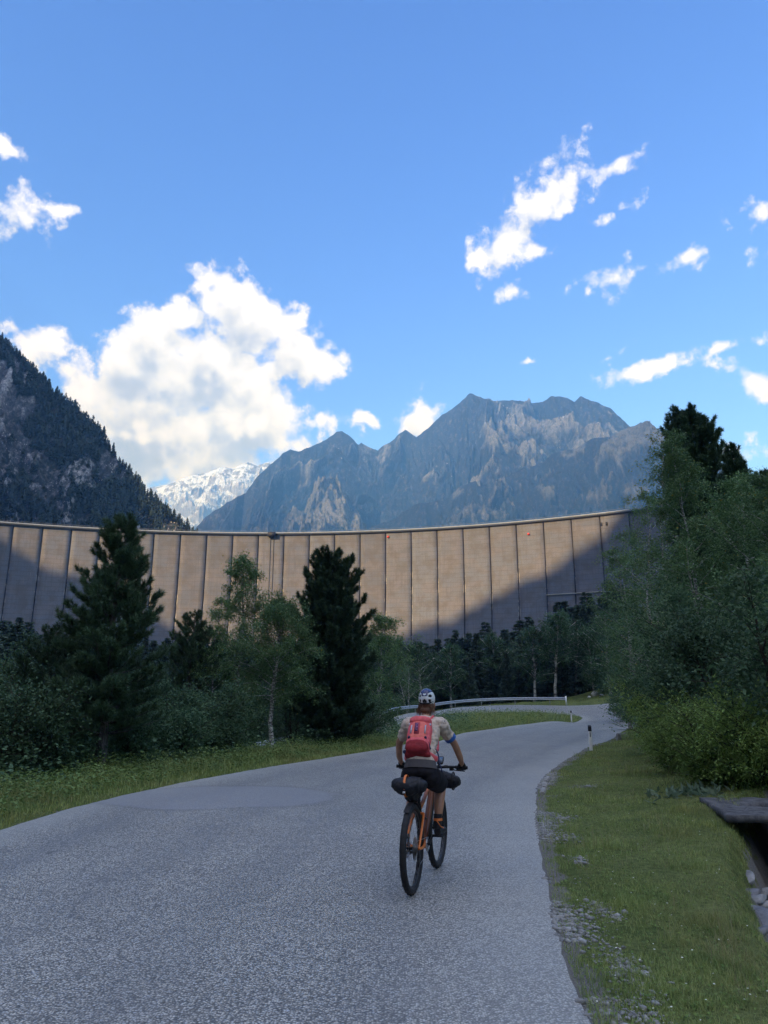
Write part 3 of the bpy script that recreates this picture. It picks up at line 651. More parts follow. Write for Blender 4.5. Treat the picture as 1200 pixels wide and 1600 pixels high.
def m_bark(name, a, b, sc, zs=.25):
    mt, nt = new_mat(name); co = nt.node('ShaderNodeTexCoord').outputs['Object']
    n = nt.noise(nt.mapv(co, (1, 1, zs)), sc, 5, .7)
    finish(nt, nt.mix(nt.rng(n, .38, .62), rgb(*a), rgb(*b)), .9, nt.bump(n, .8, .02), spec=.15); return mt
M['pine_bark'] = m_bark('pine_bark', (.05, .045, .042), (.14, .125, .12), 14)
M['birch_bark'] = m_bark('birch_bark', (.08, .075, .07), (.58, .56, .53), 9, 2.2)
M['twig'] = m_bark('brown_twigs', (.035, .028, .022), (.075, .062, .05), 20)
def rnd_unit(rng, n):
    v = rng.normal(size=(n, 3)); return v / np.linalg.norm(v, axis=1)[:, None]
def leaf_quads(P, size, rng, up=.3, aspect=.62, D=None):
    """diamond leaves of given sizes at points P"""
    n = len(P); N = rnd_unit(rng, n); N[:, 2] = np.abs(N[:, 2]) + up; N /= np.linalg.norm(N, axis=1)[:, None]
    A = rnd_unit(rng, n) if D is None else D + rnd_unit(rng, n) * .5
    A -= N * (A * N).sum(1)[:, None]; A /= np.linalg.norm(A, axis=1)[:, None] + 1e-9; B = np.cross(N, A)
    s = (size * rng.uniform(.65, 1.25, n))[:, None]
    V = np.stack([P, P + A * s * .45 + B * s * aspect * .5, P + A * s, P + A * s * .45 - B * s * aspect * .5], 1).reshape(-1, 3)
    return V, np.arange(4 * n).reshape(-1, 4)
def crown_mesh(name, parts_):            # parts_: list of (V, F)
    V = []; F = {3: [], 4: []}; n = 0
    for v, f in parts_:
        F[f.shape[1]].append(f + n); V.append(v); n += len(v)
    return np_mesh(name, np.vstack(V), [np.vstack(F[k]) for k in (4, 3) if F[k]])
def broadleaf(seed, H, Rw, leaf, nl, trunk_r, start=.12, lean=.04, tip=.9, droop=.15, multi=1, sparse_top=.0, fill=1.0):
    """returns (trunk builder, crown mesh) of a birch-like tree"""
    rng = np.random.default_rng(seed); tb = MB(); tw = []; lp = []; ld = []
    for s_ in range(multi):
        ang_ = rng.uniform(0, 6.28); off = np.array([math.cos(ang_), math.sin(ang_), 0]) * (Rw * .22 if multi > 1 else 0)
        Hs = H * (1 if s_ == 0 else rng.uniform(.72, .95)); z = np.linspace(0, 1, 14)
        wob = np.cumsum(rng.normal(0, .012 * H, (14, 2)), 0) * .6
        T = np.stack([off[0] * (.3 + z * 1.6) + wob[:, 0] + lean * H * z * math.cos(ang_), off[1] * (.3 + z * 1.6) + wob[:, 1] + lean * H * z * math.sin(ang_), z * Hs], -1)
        tb.tube(T, trunk_r * (1 - z * .93) + .006, 8)
        nb = int(40 * fill / (1 if multi == 1 else 1.5))
        for k in range(nb):
            f = start + (1 - start) * ((k + rng.uniform(0, 1)) / nb); p0 = np.array([np.interp(f, z, T[:, i]) for i in range(3)])
            prof = (math.sin(math.pi * min(1, (f - start * .6) / (1 - start * .6)) ** .8) ** .7 * .95 + .08) * (1.0 if f < .75 else 1 - (f - .75) * 1.6)
            L = Rw * prof * rng.uniform(.6, 1.18); a = k * 2.4 + rng.uniform(-.5, .5); el = rng.uniform(.25, .9) + f * .35
            n_ = 6; q = np.linspace(0, 1, n_)[:, None]
            dirh = np.array([math.cos(a), math.sin(a), 0]); br = p0 + dirh * L * q + np.array([0, 0, 1]) * (L * math.tan(min(el, 1.0)) * .75 * q - droop * L * q**2 * 1.2)
            br += np.cumsum(rng.normal(0, .02 * L, br.shape), 0)
            tb.tube(br, np.linspace(trunk_r * .30 * (1 - f * .6), .004, n_), 5, False)
            nt_ = max(3, int(9 * L / Rw + 2))
            for j in range(nt_):
                u = rng.uniform(.2, 1.0); b0 = np.array([np.interp(u, q[:, 0], br[:, i]) for i in range(3)])
                dv = dirh * rng.uniform(.1, .9) + rnd_unit(rng, 1)[0] * .75 + np.array([0, 0, rng.uniform(-.35, .35)]); dv /= np.linalg.norm(dv)
                tl = Rw * rng.uniform(.18, .36); n3 = 4; r3 = np.linspace(0, 1, n3)[:, None]
                tws = b0 + dv * tl * r3 + np.array([0, 0, -1]) * droop * tl * r3**2 * 2
                tw.append(tube(tws, [.006, .005, .004, .002], 3))
                m = int(nl / (nb * multi * nt_) * rng.uniform(.4, 1.6) * (1 - sparse_top * max(0, f - .55) * 2))
                if m < 1: continue
                uu = rng.uniform(.05, 1.08, m); c = b0 + dv * tl * uu[:, None] + np.array([0, 0, -1]) * droop * tl * (uu**2)[:, None] * 2
                lp.append(c + rng.normal(0, .16 * tl + leaf * .4, (m, 3))); ld.append(np.repeat(dv[None], m, 0))
    P = np.vstack(lp)
    return tb, crown_mesh('crown', [leaf_quads(P, leaf, rng, D=np.vstack(ld))] + tw)
def needle_tufts(P, D, L, per, rng, w):
    """P tuft bases, D directions; each tuft a brush of thin needles"""
    n = len(P); P = np.repeat(P, per, 0); D = np.repeat(D, per, 0)
    off = rng.uniform(0, 1, (n * per, 1)); d = D + rnd_unit(rng, n * per) * .85; d /= np.linalg.norm(d, axis=1)[:, None]
    l = (L * rng.uniform(.7, 1.15, n * per))[:, None]; base = P + D * off * L * .9
    s = np.cross(d, rnd_unit(rng, n * per)); s /= np.linalg.norm(s, axis=1)[:, None] + 1e-9
    V = np.stack([base - s * w, base + s * w, base + d * l], 1).reshape(-1, 3)
    return V, np.arange(3 * n * per).reshape(-1, 3)
def pine(seed, H, Rw, start=.10, per=26, needle=.11, dens=1.0, w=.0045, up=.45, prof=None):
    rng = np.random.default_rng(seed); tb = MB(); tw = []; P = []; D = []
    z = np.linspace(0, 1, 12); T = np.stack([np.cumsum(rng.normal(0, .01, 12)), np.cumsum(rng.normal(0, .01, 12)), z * H * .985], -1)
    tb.tube(T, (.022 * H + .01) * (1 - z * .93), 10)
    nw = int(H / .21)
    for k in range(nw):
        f = start + (1 - start) * (k / nw) ** .92; p0 = np.array([np.interp(f, z, T[:, i]) for i in range(3)])
        pr = prof(f) if prof else (np.interp(f, [0, .12, .35, .6, .8, .93, 1], [.55, .85, 1, .80, .55, .28, .07]))
        nb = int(rng.integers(5, 8) * (1 if f < .9 else .7))
        for b in range(nb):
            a = rng.uniform(0, 6.28); L = Rw * pr * rng.uniform(.65, 1.18) * rng.choice([1, 1, 1, .8, 1.15]); q = np.linspace(0, 1, 6)[:, None]
            dh = np.array([math.cos(a), math.sin(a), 0]); c = up * (.5 + f)
            br = p0 + dh * L * q + np.array([0, 0, 1]) * L * (c * q**1.7 + (f - .35) * .35 * q) + np.cumsum(rng.normal(0, .012 * L, (6, 3)), 0)
            tb.tube(br, np.linspace(.010 * H * (1 - f * .75) * .35 + .006, .005, 6), 4, False)
            nt_ = max(2, int(L / .105 * dens))
            for j in range(nt_):
                u = .22 + .78 * (j + rng.uniform(0, 1)) / nt_; b0 = np.array([np.interp(u, q[:, 0], br[:, i]) for i in range(3)])
                side = rng.choice([-1, 1]); dv = dh * .55 + np.array([-dh[1], dh[0], 0]) * side * rng.uniform(.2, .9) + np.array([0, 0, rng.uniform(.15, .8)]); dv /= np.linalg.norm(dv)
                tl = rng.uniform(.4, 1) * min(.30, L * .4) * (1.1 - u * .5)
                e = b0 + dv * tl; tw.append(tube([b0, e], [.004, .003], 3))
                dd_ = dv * .6 + np.array([0, 0, .5]); dd_ /= np.linalg.norm(dd_)
                P += [e, b0 + dv * tl * .45]; D += [dd_, dv]
            P.append(br[-1]); dl = br[-1] - br[-2]; D.append(dl / (np.linalg.norm(dl) + 1e-9))
    P.append(T[-1]); D.append(np.array([0, 0, 1.0]))
    return tb, crown_mesh('crown', [needle_tufts(np.array(P), np.array(D), needle, per, rng, w)] + tw)
def spruce(seed, H=1.0, Rw=.2, nw=34, nb=10, per=16, start=.08):
    """unit-height spruce for the middle distance"""
    rng = np.random.default_rng(seed); tb = MB(); tb.tube([(0, 0, 0), (0, 0, H * .5), (0, 0, H)], [.014 * H, .009 * H, .001 * H], 6); V = []
    Ps = []; Ds = []; Ls = []
    for k in range(nw):
        f = start + (1 - start) * (k / nw) ** .9; R_ = Rw * ((1 - f) ** .8 * .95 + .03)
        for b in range(nb):
            a = rng.uniform(0, 6.28); L = R_ * rng.uniform(.6, 1.2); dh = np.array([math.cos(a), math.sin(a), 0])
            u = np.sqrt(rng.uniform(.02, 1, per)); zz = f * H - L * .30 * u + L * .22 * u**2 + rng.normal(0, .004, per) * H
            side = rng.normal(0, .16, per) * L * u
            p = dh * (L * u)[:, None] + np.array([-dh[1], dh[0], 0]) * side[:, None]; p[:, 2] = zz
            Ps.append(p); d = dh * .8 + np.array([-dh[1], dh[0], 0]) * (np.sign(side) * .5)[:, None] + np.array([0, 0, -.25]); Ds.append(d); Ls.append(np.full(per, (.022 + .12 * R_) * H * 1.0))
    P = np.vstack(Ps); D = np.vstack(Ds); D = D + rnd_unit(rng, len(P)) * .35; D /= np.linalg.norm(D, axis=1)[:, None]; L = np.concatenate(Ls)[:, None] * rng.uniform(.6, 1.3, (len(P), 1))
    s = np.cross(D, rnd_unit(rng, len(P))); s /= np.linalg.norm(s, axis=1)[:, None]
    V = np.stack([P - s * L * .28, P + s * L * .28, P + D * L], 1).reshape(-1, 3)
    return tb, np_mesh('crown', V, [np.arange(len(V)).reshape(-1, 3)])
def make_tree(name, kit, leafm, barkm, loc, label, group, cat='tree', rz=0.0, sc=1.0):
    root = empty(name, loc, rz); tag(root, label, cat, group); tb, cm = kit
    if tb is not None: tb.build('trunk', barkm, root, smooth=True)
    link('crown', cm, leafm, root); root.scale = (sc, sc, sc); return root
def clone(src, loc, rz, sc, label=None, group=None):
    c = copy_tree(src); c.location = loc; c.rotation_euler = (0, 0, rz)
    c.scale = sc if isinstance(sc, tuple) else (sc, sc, sc)
    if label: c['label'] = label
    if group: c['group'] = group
    return c
def spot(px, y, top, by_top=False):
    """ground point seen under px at distance y, and the height that reaches row top there"""
    d = ray(px, top + 25 if by_top else 1090); x = d[0] / d[1] * y
    d2 = ray(px, top); x2 = d2[0] / d2[1] * y
    g_ = float(gz(x, y)[0]); return x, y, g_, 1.65 + d2[2] / d2[1] * y - g_
rg = np.random.default_rng(5)
# ---- left side, nearest first
def place(kind, px, y, top, Rw, label, group=None, cat='tree', seed=0, **k):
    x, y, g_, H = spot(px, y, top, k.pop('by_top', False)); name = k.pop('name', None)
    if kind == 'pine':
        return make_tree(name or 'stone_pine', pine(seed, H, Rw, **k), M['pine_needle'], M['pine_bark'], (x, y, g_ - .05), label, group, cat)
    lm = M[k.pop('mat', 'birch_leaf')]; bk = M[k.pop('bark', 'birch_bark')]
    return make_tree(name or 'birch', broadleaf(seed, H, Rw, **k), lm, bk, (x, y, g_ - .05), label, group, cat)
LB = 'trees beside the left verge'; RB = 'trees on the right bank'
pA = place('pine', 165, 18.3, 803, 1.22, 'tall dark stone pine with thick grey trunk beside the left verge', LB, seed=1, start=.17, per=34, needle=.135, dens=2.3, w=.0065, prof=lambda f: np.interp(f, [0, .1, .3, .5, .7, .85, .95, 1], [.80, 1.0, .98, .80, .58, .38, .24, .08]))
pB = place('pine', 515, 29.5, 862, 1.40, 'very dark dense stone pine standing behind the rider\'s left shoulder, left of the road', LB, seed=2, start=.03, per=34, needle=.17, w=.011, up=.75, dens=2.9,
           prof=lambda f: np.interp(f, [0, .1, .3, .5, .75, .9, 1], [.85, .95, 1, .93, .68, .38, .12]))
place('pine', 297, 27, 952, 1.25, 'smaller stone pine with drooping lower boughs between the tall pine and the birches', LB, seed=3, start=.1, per=26, w=.008, dens=1.8)
place('pine', 75, 20.5, 975, 1.25, 'low stone pine touching the left flank of the tall pine', LB, seed=4, start=.08, per=26, w=.007, dens=1.8)
place('birch', 368, 28, 868, 1.3, 'tall slender birch with airy pointed top between the two tall pines', LB, seed=11, leaf=.068, nl=36000, trunk_r=.07, sparse_top=.15, start=.06, fill=2.0)
place('birch', 424, 26, 935, 1.5, 'birch with bright white trunk left of the very dark pine', LB, seed=12, fill=1.5, leaf=.068, nl=30000, trunk_r=.085, start=.34, droop=.3)
place('birch', 330, 27, 930, .75, 'thin birch with a bare wispy top beside the smaller stone pine', LB, seed=13, leaf=.062, nl=12000, trunk_r=.045, sparse_top=.6)
place('birch', 595, 42, 968, 1.75, 'grey green birch standing directly right of the very dark pine', LB, seed=14, leaf=.095, nl=20000, trunk_r=.09, start=.1)
place('birch', 640, 88, 1030, 2.6, 'short bushy birch behind the rider, beyond the descending guardrail', LB, seed=15, leaf=.085, nl=9000, trunk_r=.07, start=.05, multi=2)
sh = [(2,15.8,1078,1.1,'dark alder bush at the verge edge by the left picture edge'),(52,16.8,1090,1.0,'dark alder bush at the verge edge between picture edge and tall pine'),(108,17.8,1115,.8,'low dark alder bush just left of the tall pine trunk'),(222,19.6,1118,.8,'low dark alder bush at the verge edge just right of the tall pine trunk'),(278,21,1112,.9,'dark alder bush at the verge edge under the smaller stone pine'),(335,22.8,1108,.9,'dark alder bush at the verge edge under the thin wispy birch'),(-30,19,1060,1.4,'leafy alder bush cut by the left picture edge'),(30,21,1035,1.5,'leafy alder bush with a pale stem left of the tall pine'),(105,24,1050,1.4,'alder bush half hidden behind the low stone pine'),
      (225,23.5,1085,1.1,'low alder bush right of the tall pine trunk'),(275,22,1075,1.2,'dark alder bush in front of the smaller stone pine'),
      (335,23.5,1070,1.2,'dark alder bush under the tall slender birch'),(378,31,1060,1.1,'alder bush beside the white birch trunk on its left'),(462,33,1055,1.1,'alder bush between white birch trunk and very dark pine'),
      (570,33,1095,1.2,'low alder bush in front of the grey green birch, on the verge'),(190,28,1010,1.8,'alder tree filling the gap right behind the tall pine'),(10,30,1000,2.2,'alder tree behind the bushes at the left picture edge'),
      (120,30,1005,2.0,'alder tree behind the low stone pine'),(470,34,1010,1.6,'alder tree behind the very dark pine on its left side')]
for i, (px, y, top, Rw, lab) in enumerate(sh):
    place('birch', px, y, top, Rw, lab, LB if 'tree' in lab else 'bushes along the left verge', cat='tree' if 'tree' in lab else 'bush', name='alder_tree' if 'tree' in lab else 'alder_bush', seed=30 + i, leaf=.075, nl=9000, trunk_r=.05, start=.02, multi=3, mat='alder_leaf', bark='twig', fill=1.3)
# ---- right side
RT = [('birch',1006,37,678,1.8,'slender birch with a see-through pointed top, leftmost of the tall trees on the right bank',dict(seed=51,leaf=.095,nl=11000,trunk_r=.10,sparse_top=.6)),
 ('birch',1070,27,694,2.0,'tall full birch with pale trunk showing through its middle on the right bank',dict(seed=52,leaf=.085,nl=26000,trunk_r=.10,start=.15)),
 ('pine',1076,39,640,1.35,'dark bushy stone pine whose round top stands highest on the right bank',dict(seed=5,start=.25,per=26,needle=.22,w=.016,dens=1.8,up=.5,prof=lambda f: np.interp(f,[0,.4,.7,.85,.95,1],[.8,1,1,.95,.6,.2]))),
 ('birch',1150,24,742,1.8,'broad birch between the full birch and the right picture edge',dict(seed=53,leaf=.080,nl=24000,trunk_r=.10,start=.1)),
 ('birch',1210,21,745,2.1,'birch at the right picture edge behind the stone slab',dict(seed=54,leaf=.075,nl=20000,trunk_r=.10,start=.1)),
 ('birch',985,34,772,1.8,'birch bulging toward the dam under the see-through birch',dict(seed=55,leaf=.085,nl=18000,trunk_r=.09,start=.05,multi=2)),
 ('birch',962,43,838,1.9,'round birch touching the end of the dam crest',dict(seed=56,leaf=.095,nl=14000,trunk_r=.09,start=.03,multi=2)),
 ('pine',1142,34,690,1.1,'thin pine top rising right of the bushy stone pine',dict(seed=6,start=.4,per=22,needle=.2,w=.014,dens=1.5)),
 ('pine',1190,33,736,1.5,'pine at the upper right picture edge',dict(seed=7,start=.4,per=22,needle=.2,w=.014,dens=1.5)),
 ('birch',1060,21.5,930,1.7,'dense alder tree low in the middle of the right bank',dict(seed=57,leaf=.085,nl=17000,trunk_r=.07,start=.02,multi=3,mat='alder_leaf',bark='twig',name='alder_tree')),
 ('birch',1115,18,960,1.6,'dense dark alder tree behind the bank shrubs, left of the large leaved one',dict(seed=58,leaf=.085,nl=17000,trunk_r=.07,start=.02,multi=3,mat='alder_leaf',bark='twig',name='alder_tree')),
 ('birch',1205,13.5,900,1.3,'large leaved alder tree reaching in at the right picture edge',dict(seed=59,leaf=.095,nl=9000,trunk_r=.06,start=.02,multi=3,mat='alder_leaf',bark='twig',name='alder_tree',droop=.3)),
 ('birch',1032,44,975,2.0,'alder tree overhanging the bend of the road',dict(seed=60,leaf=.10,nl=12000,trunk_r=.08,start=.02,multi=3,mat='alder_leaf',bark='twig',name='alder_tree')),
 ('birch',985,62,950,2.6,'alder tree behind the bend, right of the white rocks',dict(seed=61,leaf=.13,nl=9000,trunk_r=.08,start=.02,multi=3,mat='alder_leaf',bark='twig',name='alder_tree')),
 ('birch',1045,30,860,2.0,'birch filling the right bank below the full birch',dict(seed=62,leaf=.085,nl=16000,trunk_r=.08,start=.02,multi=2)),
 ('birch',1100,25,850,1.9,'birch below the broad birch in the middle of the bank',dict(seed=63,leaf=.085,nl=16000,trunk_r=.08,start=.02,multi=2)),
 ('birch',1180,19,860,1.7,'birch in front of the edge birch on the bank',dict(seed=64,leaf=.075,nl=15000,trunk_r=.07,start=.02,multi=2))]
for kind, px, y, top, Rw, lab, k in RT: place(kind, px, y, top, Rw, lab, RB, by_top=True, **k)
BS = [(1026,41,1085,1.3,.08,'shrub hanging over the outer road edge at the bend'),(1035,24,1095,1.3,.06,'yellow green shrub on the bank nearest the bend'),(1065,18.6,1098,1.2,.055,'yellow green shrub in the middle of the bank'),(1098,15.6,1108,1.1,.05,'yellow green shrub above the stone slab, left one'),
      (1140,13.9,1108,1.1,.05,'green shrub above the stone slab, middle one'),(1190,13.3,1115,1.0,.045,'green shrub above the stone slab at the picture edge'),(1050,16.6,1150,.8,.045,'low green shrub at the foot of the bank'),(1110,14.2,1168,.7,.04,'low shrub just behind the stone slab'),
      (1175,13.4,1180,.7,.04,'low shrub over the right end of the stone slab'),(1025,33,1060,1.5,.075,'rounded shrub halfway up to the bend'),(985,68,1050,2.0,.12,'shrub among the white rocks'),(955,90,1045,2.4,.15,'shrub beyond the white rocks at the forest edge'),(1005,55,1045,2.0,.11,'shrub behind the road bend')]
for i, (px, y, top, Rw, lf, lab) in enumerate(BS):
    place('birch', px, y, top, Rw, lab, 'shrubs on the right bank', cat='shrub', name='shrub', seed=80 + i, leaf=lf * 1.05, nl=7500, trunk_r=.03, start=.0, multi=4, mat='bush_leaf' if i < 9 else 'alder_leaf', bark='twig', fill=1.2, droop=.1)
# ---- forest beyond the hairpin
sp = [make_tree('spruce', spruce(100 + i, 1, w_, nw=nw_), M['spruce_needle'], M['pine_bark'], (0, 0, 0), 'x', None) for i, (w_, nw_) in enumerate(((.17, 34), (.21, 30), (.14, 36), (.24, 28), (.19, 32)))]
bl = [make_tree('grey_alder', broadleaf(120 + i, 1.0, .30, leaf=.021, nl=5200, trunk_r=.014, start=st, lean=.05), M['alder_leaf'], M['birch_bark'], (0, 0, 0), 'x', None) for i, st in enumerate((.42, .1, .25))]
used = set(); FG = 'forest beyond the road bend'
def forest(i, src, px, y, top, lab, group, wid=1.0):
    x, y, g_, H = spot(px, y, top); H = max(H, 2.5); s_ = src[i % len(src)]
    sc = (H * wid, H * wid, H)
    if s_.name in used: return clone(s_, (x, y, g_ - .1), rg.uniform(0, 6.28), sc, lab, group)
    used.add(s_.name); s_.location = (x, y, g_ - .1); s_.scale = sc; tag(s_, lab, None, group); return s_
sky_x = [-120, 0, 60, 130, 200, 270, 330, 400, 470, 540, 600, 640, 680, 720, 760, 800, 840, 880, 915, 945, 970, 1010]
sky_y = [945, 955, 972, 992, 990, 984, 985, 990, 985, 985, 992, 985, 988, 975, 972, 964, 962, 938, 915, 922, 905, 930]
n_f = 0
for row, (y0, y1, dy, step) in enumerate(((97, 104, 32, 17), (108, 120, 18, 13), (124, 145, 4, 11))):
    px = 556.0 - 10 * row
    while px < 1010:
        y = rg.uniform(y0, y1); top = np.interp(px, sky_x, sky_y) + dy + rg.uniform(-8, 26)
        forest(n_f, sp, px, y, top, ('spruce in the front row of forest just behind the guardrail', 'spruce in the middle of the forest beyond the road bend', 'spruce at the back of the far forest, its top against the dam')[row], FG, rg.uniform(.9, 1.35)); n_f += 1; px += step * rg.uniform(.6, 1.4)
for row, (y0, y1, dy, step) in enumerate(((60, 75, 42, 30), (95, 120, 14, 17), (150, 190, 0, 13))):
    px = -110.0
    while px < 560:
        y = rg.uniform(y0, y1); top = np.interp(px, sky_x, sky_y) + dy + rg.uniform(-6, 26)
        forest(n_f, sp, px, y, top, ('spruce close behind the left-hand birches and pines', 'spruce in the middle of the valley forest on the left', 'spruce at the far edge of the valley forest, against the dam wall')[row], 'valley forest in front of the dam', rg.uniform(.9, 1.3)); n_f += 1; px += step * rg.uniform(.6, 1.4)
LBL = ['pale grey alder with two bare trunks right above the guardrail end', 'grey alder left of the bare-trunked one above the guardrail', 'grey alder at the forest edge over the white rocks']
for j, (px, y, top) in enumerate(((868, 95, 962), (835, 97, 985), (930, 93, 985), (775, 103, 995), (660, 96, 1005), (705, 98, 1010), (900, 100, 975), (955, 88, 960))):
    labs = ['pale grey alder with bare trunks above the guardrail end', 'grey alder left of the pale bare-trunked alder', 'grey alder at the forest edge above the white rocks', 'small grey alder amid dark spruces over the middle of the guardrail', 'low grey alder right behind the rider\'s helmet', 'low grey alder second from the helmet, over the guardrail', 'grey alder close behind the pale bare-trunked alder', 'grey alder between the white rocks and the right bank']
    forest(0 if j in (0, 6) else (1 + j % 2), bl, px, y, top, labs[j], 'grey alders at the forest edge', rg.uniform(.9, 1.1))
for s_ in sp + bl:
    s_['category'] = 'tree'
for o in COL.objects:
    if o.name.startswith(('spruce', 'grey_alder')) and o.parent is None: o['category'] = 'tree'
print('forest trees', n_f)
# ---- the wooded hillside: many trees as one mass, those on the skyline each their own
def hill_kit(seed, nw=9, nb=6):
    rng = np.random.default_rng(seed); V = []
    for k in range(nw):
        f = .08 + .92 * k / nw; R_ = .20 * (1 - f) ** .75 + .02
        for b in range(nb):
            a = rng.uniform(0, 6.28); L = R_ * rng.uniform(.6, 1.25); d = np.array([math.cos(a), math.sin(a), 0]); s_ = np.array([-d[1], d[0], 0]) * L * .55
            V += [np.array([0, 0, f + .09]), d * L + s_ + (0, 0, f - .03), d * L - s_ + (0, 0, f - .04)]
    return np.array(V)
kits = [hill_kit(i) for i in range(5)]
nvv, nuu = HF.shape[:2]; Vm = []; cnt = 0
rh_ = np.random.default_rng(8)
for k in range(15000):
    i = rh_.uniform(0, nvv - 2); j = rh_.uniform(0, nuu - 1.01); i0, j0 = int(i), int(j); p = HF[i0, j0] * (1 - (i - i0)) + HF[i0 + 1, j0] * (i - i0); p = p + (HF[i0, j0 + 1] - HF[i0, j0]) * (j - j0)
    q = p - CAM; zc = q[1] * math.cos(PITCH) + q[2] * math.sin(PITCH); pxx = 600 + FPX * q[0] / zc
    if pxx < -90 or p[2] < 90: continue
    den = fbm(np.array([p[0] / 60 + p[2] / 80]), np.array([p[2] / 130 - p[0] / 200]), 4, 31)[0]
    if den < .505 and rh_.uniform() > .05: continue
    h = rh_.uniform(7, 14); a = rh_.uniform(0, 6.28); K_ = kits[k % 5]; c, s_ = math.cos(a), math.sin(a)
    Vm.append(np.stack([K_[:, 0] * c - K_[:, 1] * s_, K_[:, 0] * s_ + K_[:, 1] * c, K_[:, 2]], -1) * h * np.array([1.15, 1.15, 1]) + p - (0, 0, .6)); cnt += 1
Vm = np.vstack(Vm)
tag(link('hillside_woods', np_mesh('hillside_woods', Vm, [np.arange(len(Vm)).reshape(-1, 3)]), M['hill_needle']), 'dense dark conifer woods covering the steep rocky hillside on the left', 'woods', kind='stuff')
hk_ = []
for i in range(3):
    tb = MB(); tb.tube([(0, 0, 0), (0, 0, 1)], [.02, .004], 5)
    k2 = hill_kit(60 + i, 14, 8)
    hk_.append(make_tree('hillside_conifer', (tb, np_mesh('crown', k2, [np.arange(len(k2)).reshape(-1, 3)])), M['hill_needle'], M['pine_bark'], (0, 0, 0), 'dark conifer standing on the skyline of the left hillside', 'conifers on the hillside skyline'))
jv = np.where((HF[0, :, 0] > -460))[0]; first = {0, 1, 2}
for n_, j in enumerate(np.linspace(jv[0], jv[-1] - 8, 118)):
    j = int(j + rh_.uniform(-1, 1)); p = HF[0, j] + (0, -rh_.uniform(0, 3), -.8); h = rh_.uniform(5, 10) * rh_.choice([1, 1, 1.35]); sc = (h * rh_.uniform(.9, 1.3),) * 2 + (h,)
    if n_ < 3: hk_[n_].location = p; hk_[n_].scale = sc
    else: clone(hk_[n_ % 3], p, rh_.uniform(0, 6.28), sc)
print('hill trees', cnt)
# ================================================================== grass and stones
def blades(N, region, hmin, hmax, w, seed, dist_fade=True):
    """thin curved blades; region(rng, n) gives x, y and a length factor"""
    rng = np.random.default_rng(seed); x, y, k = region(rng, N); z = gz(x, y); n = len(x)
    h = (rng.uniform(hmin, hmax, n) * k)[:, None]; a = rng.uniform(0, 6.28, n); d = np.stack([np.cos(a), np.sin(a), 0 * a], -1); s = np.stack([-np.sin(a), np.cos(a), 0 * a], -1)
    B = np.stack([x, y, z - .01], -1); ln = rng.uniform(.15, .9, n)[:, None]; ww = w * rng.uniform(.6, 1.4, (n, 1)) * np.clip(np.hypot(x, y) / 9, .8, 4)[:, None]
    m = B + d * h * ln * .25 + np.array([0, 0, 1]) * h * .6; t_ = B + d * h * ln + np.array([0, 0, 1]) * h
    V = np.stack([B - s * ww, B + s * ww, m + s * ww * .7, m - s * ww * .7, t_], 1).reshape(-1, 3)
    i = np.arange(n)[:, None] * 5
    return V, np.concatenate([i, i + 1, i + 2, i + 3], 1), np.concatenate([i + 3, i + 2, i + 4], 1)
def reg_right(rng, N):
    r = 2.6 * (48 / 2.6) ** rng.uniform(0, 1, N) ; az_ = np.radians(rng.uniform(2, 40, N)); x = np.sin(az_) * r; y = np.cos(az_) * r
    s = road_sd(x, y); dd_ = ditch_d(x, y); f = fbm(x * .8, y * .8, 3, 21)
    ok = (s > .02) & (dd_ > .5) & (y > 2) & ((s > .30) | (rng.uniform(0, 1, N) < .75)) & (rng.uniform(0, 1, N) < .55 + .45 * sstep(0, .6, s)) & ((y < 20) | (x < 20)) & (x > .8)
    cov = fbm(x * 2.2, y * 2.2, 4, 61); ok &= rng.uniform(0, 1, N) < np.clip((cov - .25) * 3.5, .25, 1)
    x, y, s = x[ok], y[ok], s[ok]; L = .35 + .5 * fbm(x * .9, y * .9, 3, 8) + 1.6 * np.maximum(fbm(x * 1.9, y * 1.9, 3, 48) - .45, 0) * 2 + .7 * sstep(2.5, 5, s)
    return x, y, L
def reg_left(rng, N):
    y = 7 + 44 * rng.uniform(0, 1, N) ** 1.3; u = rng.uniform(-.05, 2.7, N)
    i = np.interp(y, ri[:350, 1], np.arange(350)); x = np.interp(i, np.arange(350), ri[:350, 0]) - u * 1.25
    s = road_sd(x, y); ok = s > .01; x, y, s = x[ok], y[ok], s[ok]
    return x, y, (.5 + 1.1 * sstep(.2, 1.6, s)) * (.6 + .9 * fbm(x * 1.1, y * 1.1, 3, 15))
def reg_island(rng, N):
    x = rng.uniform(-4, 20, N); y = rng.uniform(44, 79, N); s = road_sd(x, y)
    ok = (s > .02) & (s < 4) & (x > (y - 44) * .42 - 4)
    x, y, s = x[ok], y[ok], s[ok]; return x, y, (.6 + 1.2 * sstep(.2, 1.4, s)) * (.5 + 1.1 * fbm(x * .6, y * .6, 3, 25))
def reg_far(rng, N):
    x = rng.uniform(-6, 30, N); y = rng.uniform(62, 100, N); s = road_sd(x, y); ok = (s > .02) & (s < 7) & (y > 75 - (x < 3) * 15); x, y, s = x[ok], y[ok], s[ok]
    return x, y, .7 + 0 * x
gp = [('grass', blades(520000, reg_right, .025, .075, .0021, 1)), ('grass', blades(70000, reg_left, .07, .22, .0035, 2)), ('grass', blades(26000, reg_island, .16, .42, .0022, 3)), ('grass', blades(20000, reg_far, .12, .3, .0025, 4))]
labs = ['short mown grass on the broad right verge', 'longer tufted grass along the left verge', 'rough grass on the island inside the hairpin', 'grass beyond the outer edge of the bend']
for (nm, (V, q, t3)), lab in zip(gp, labs):
    tag(link(nm, np_mesh('grass', V, [q, t3]), M['grass']), lab, 'grass', kind='stuff')
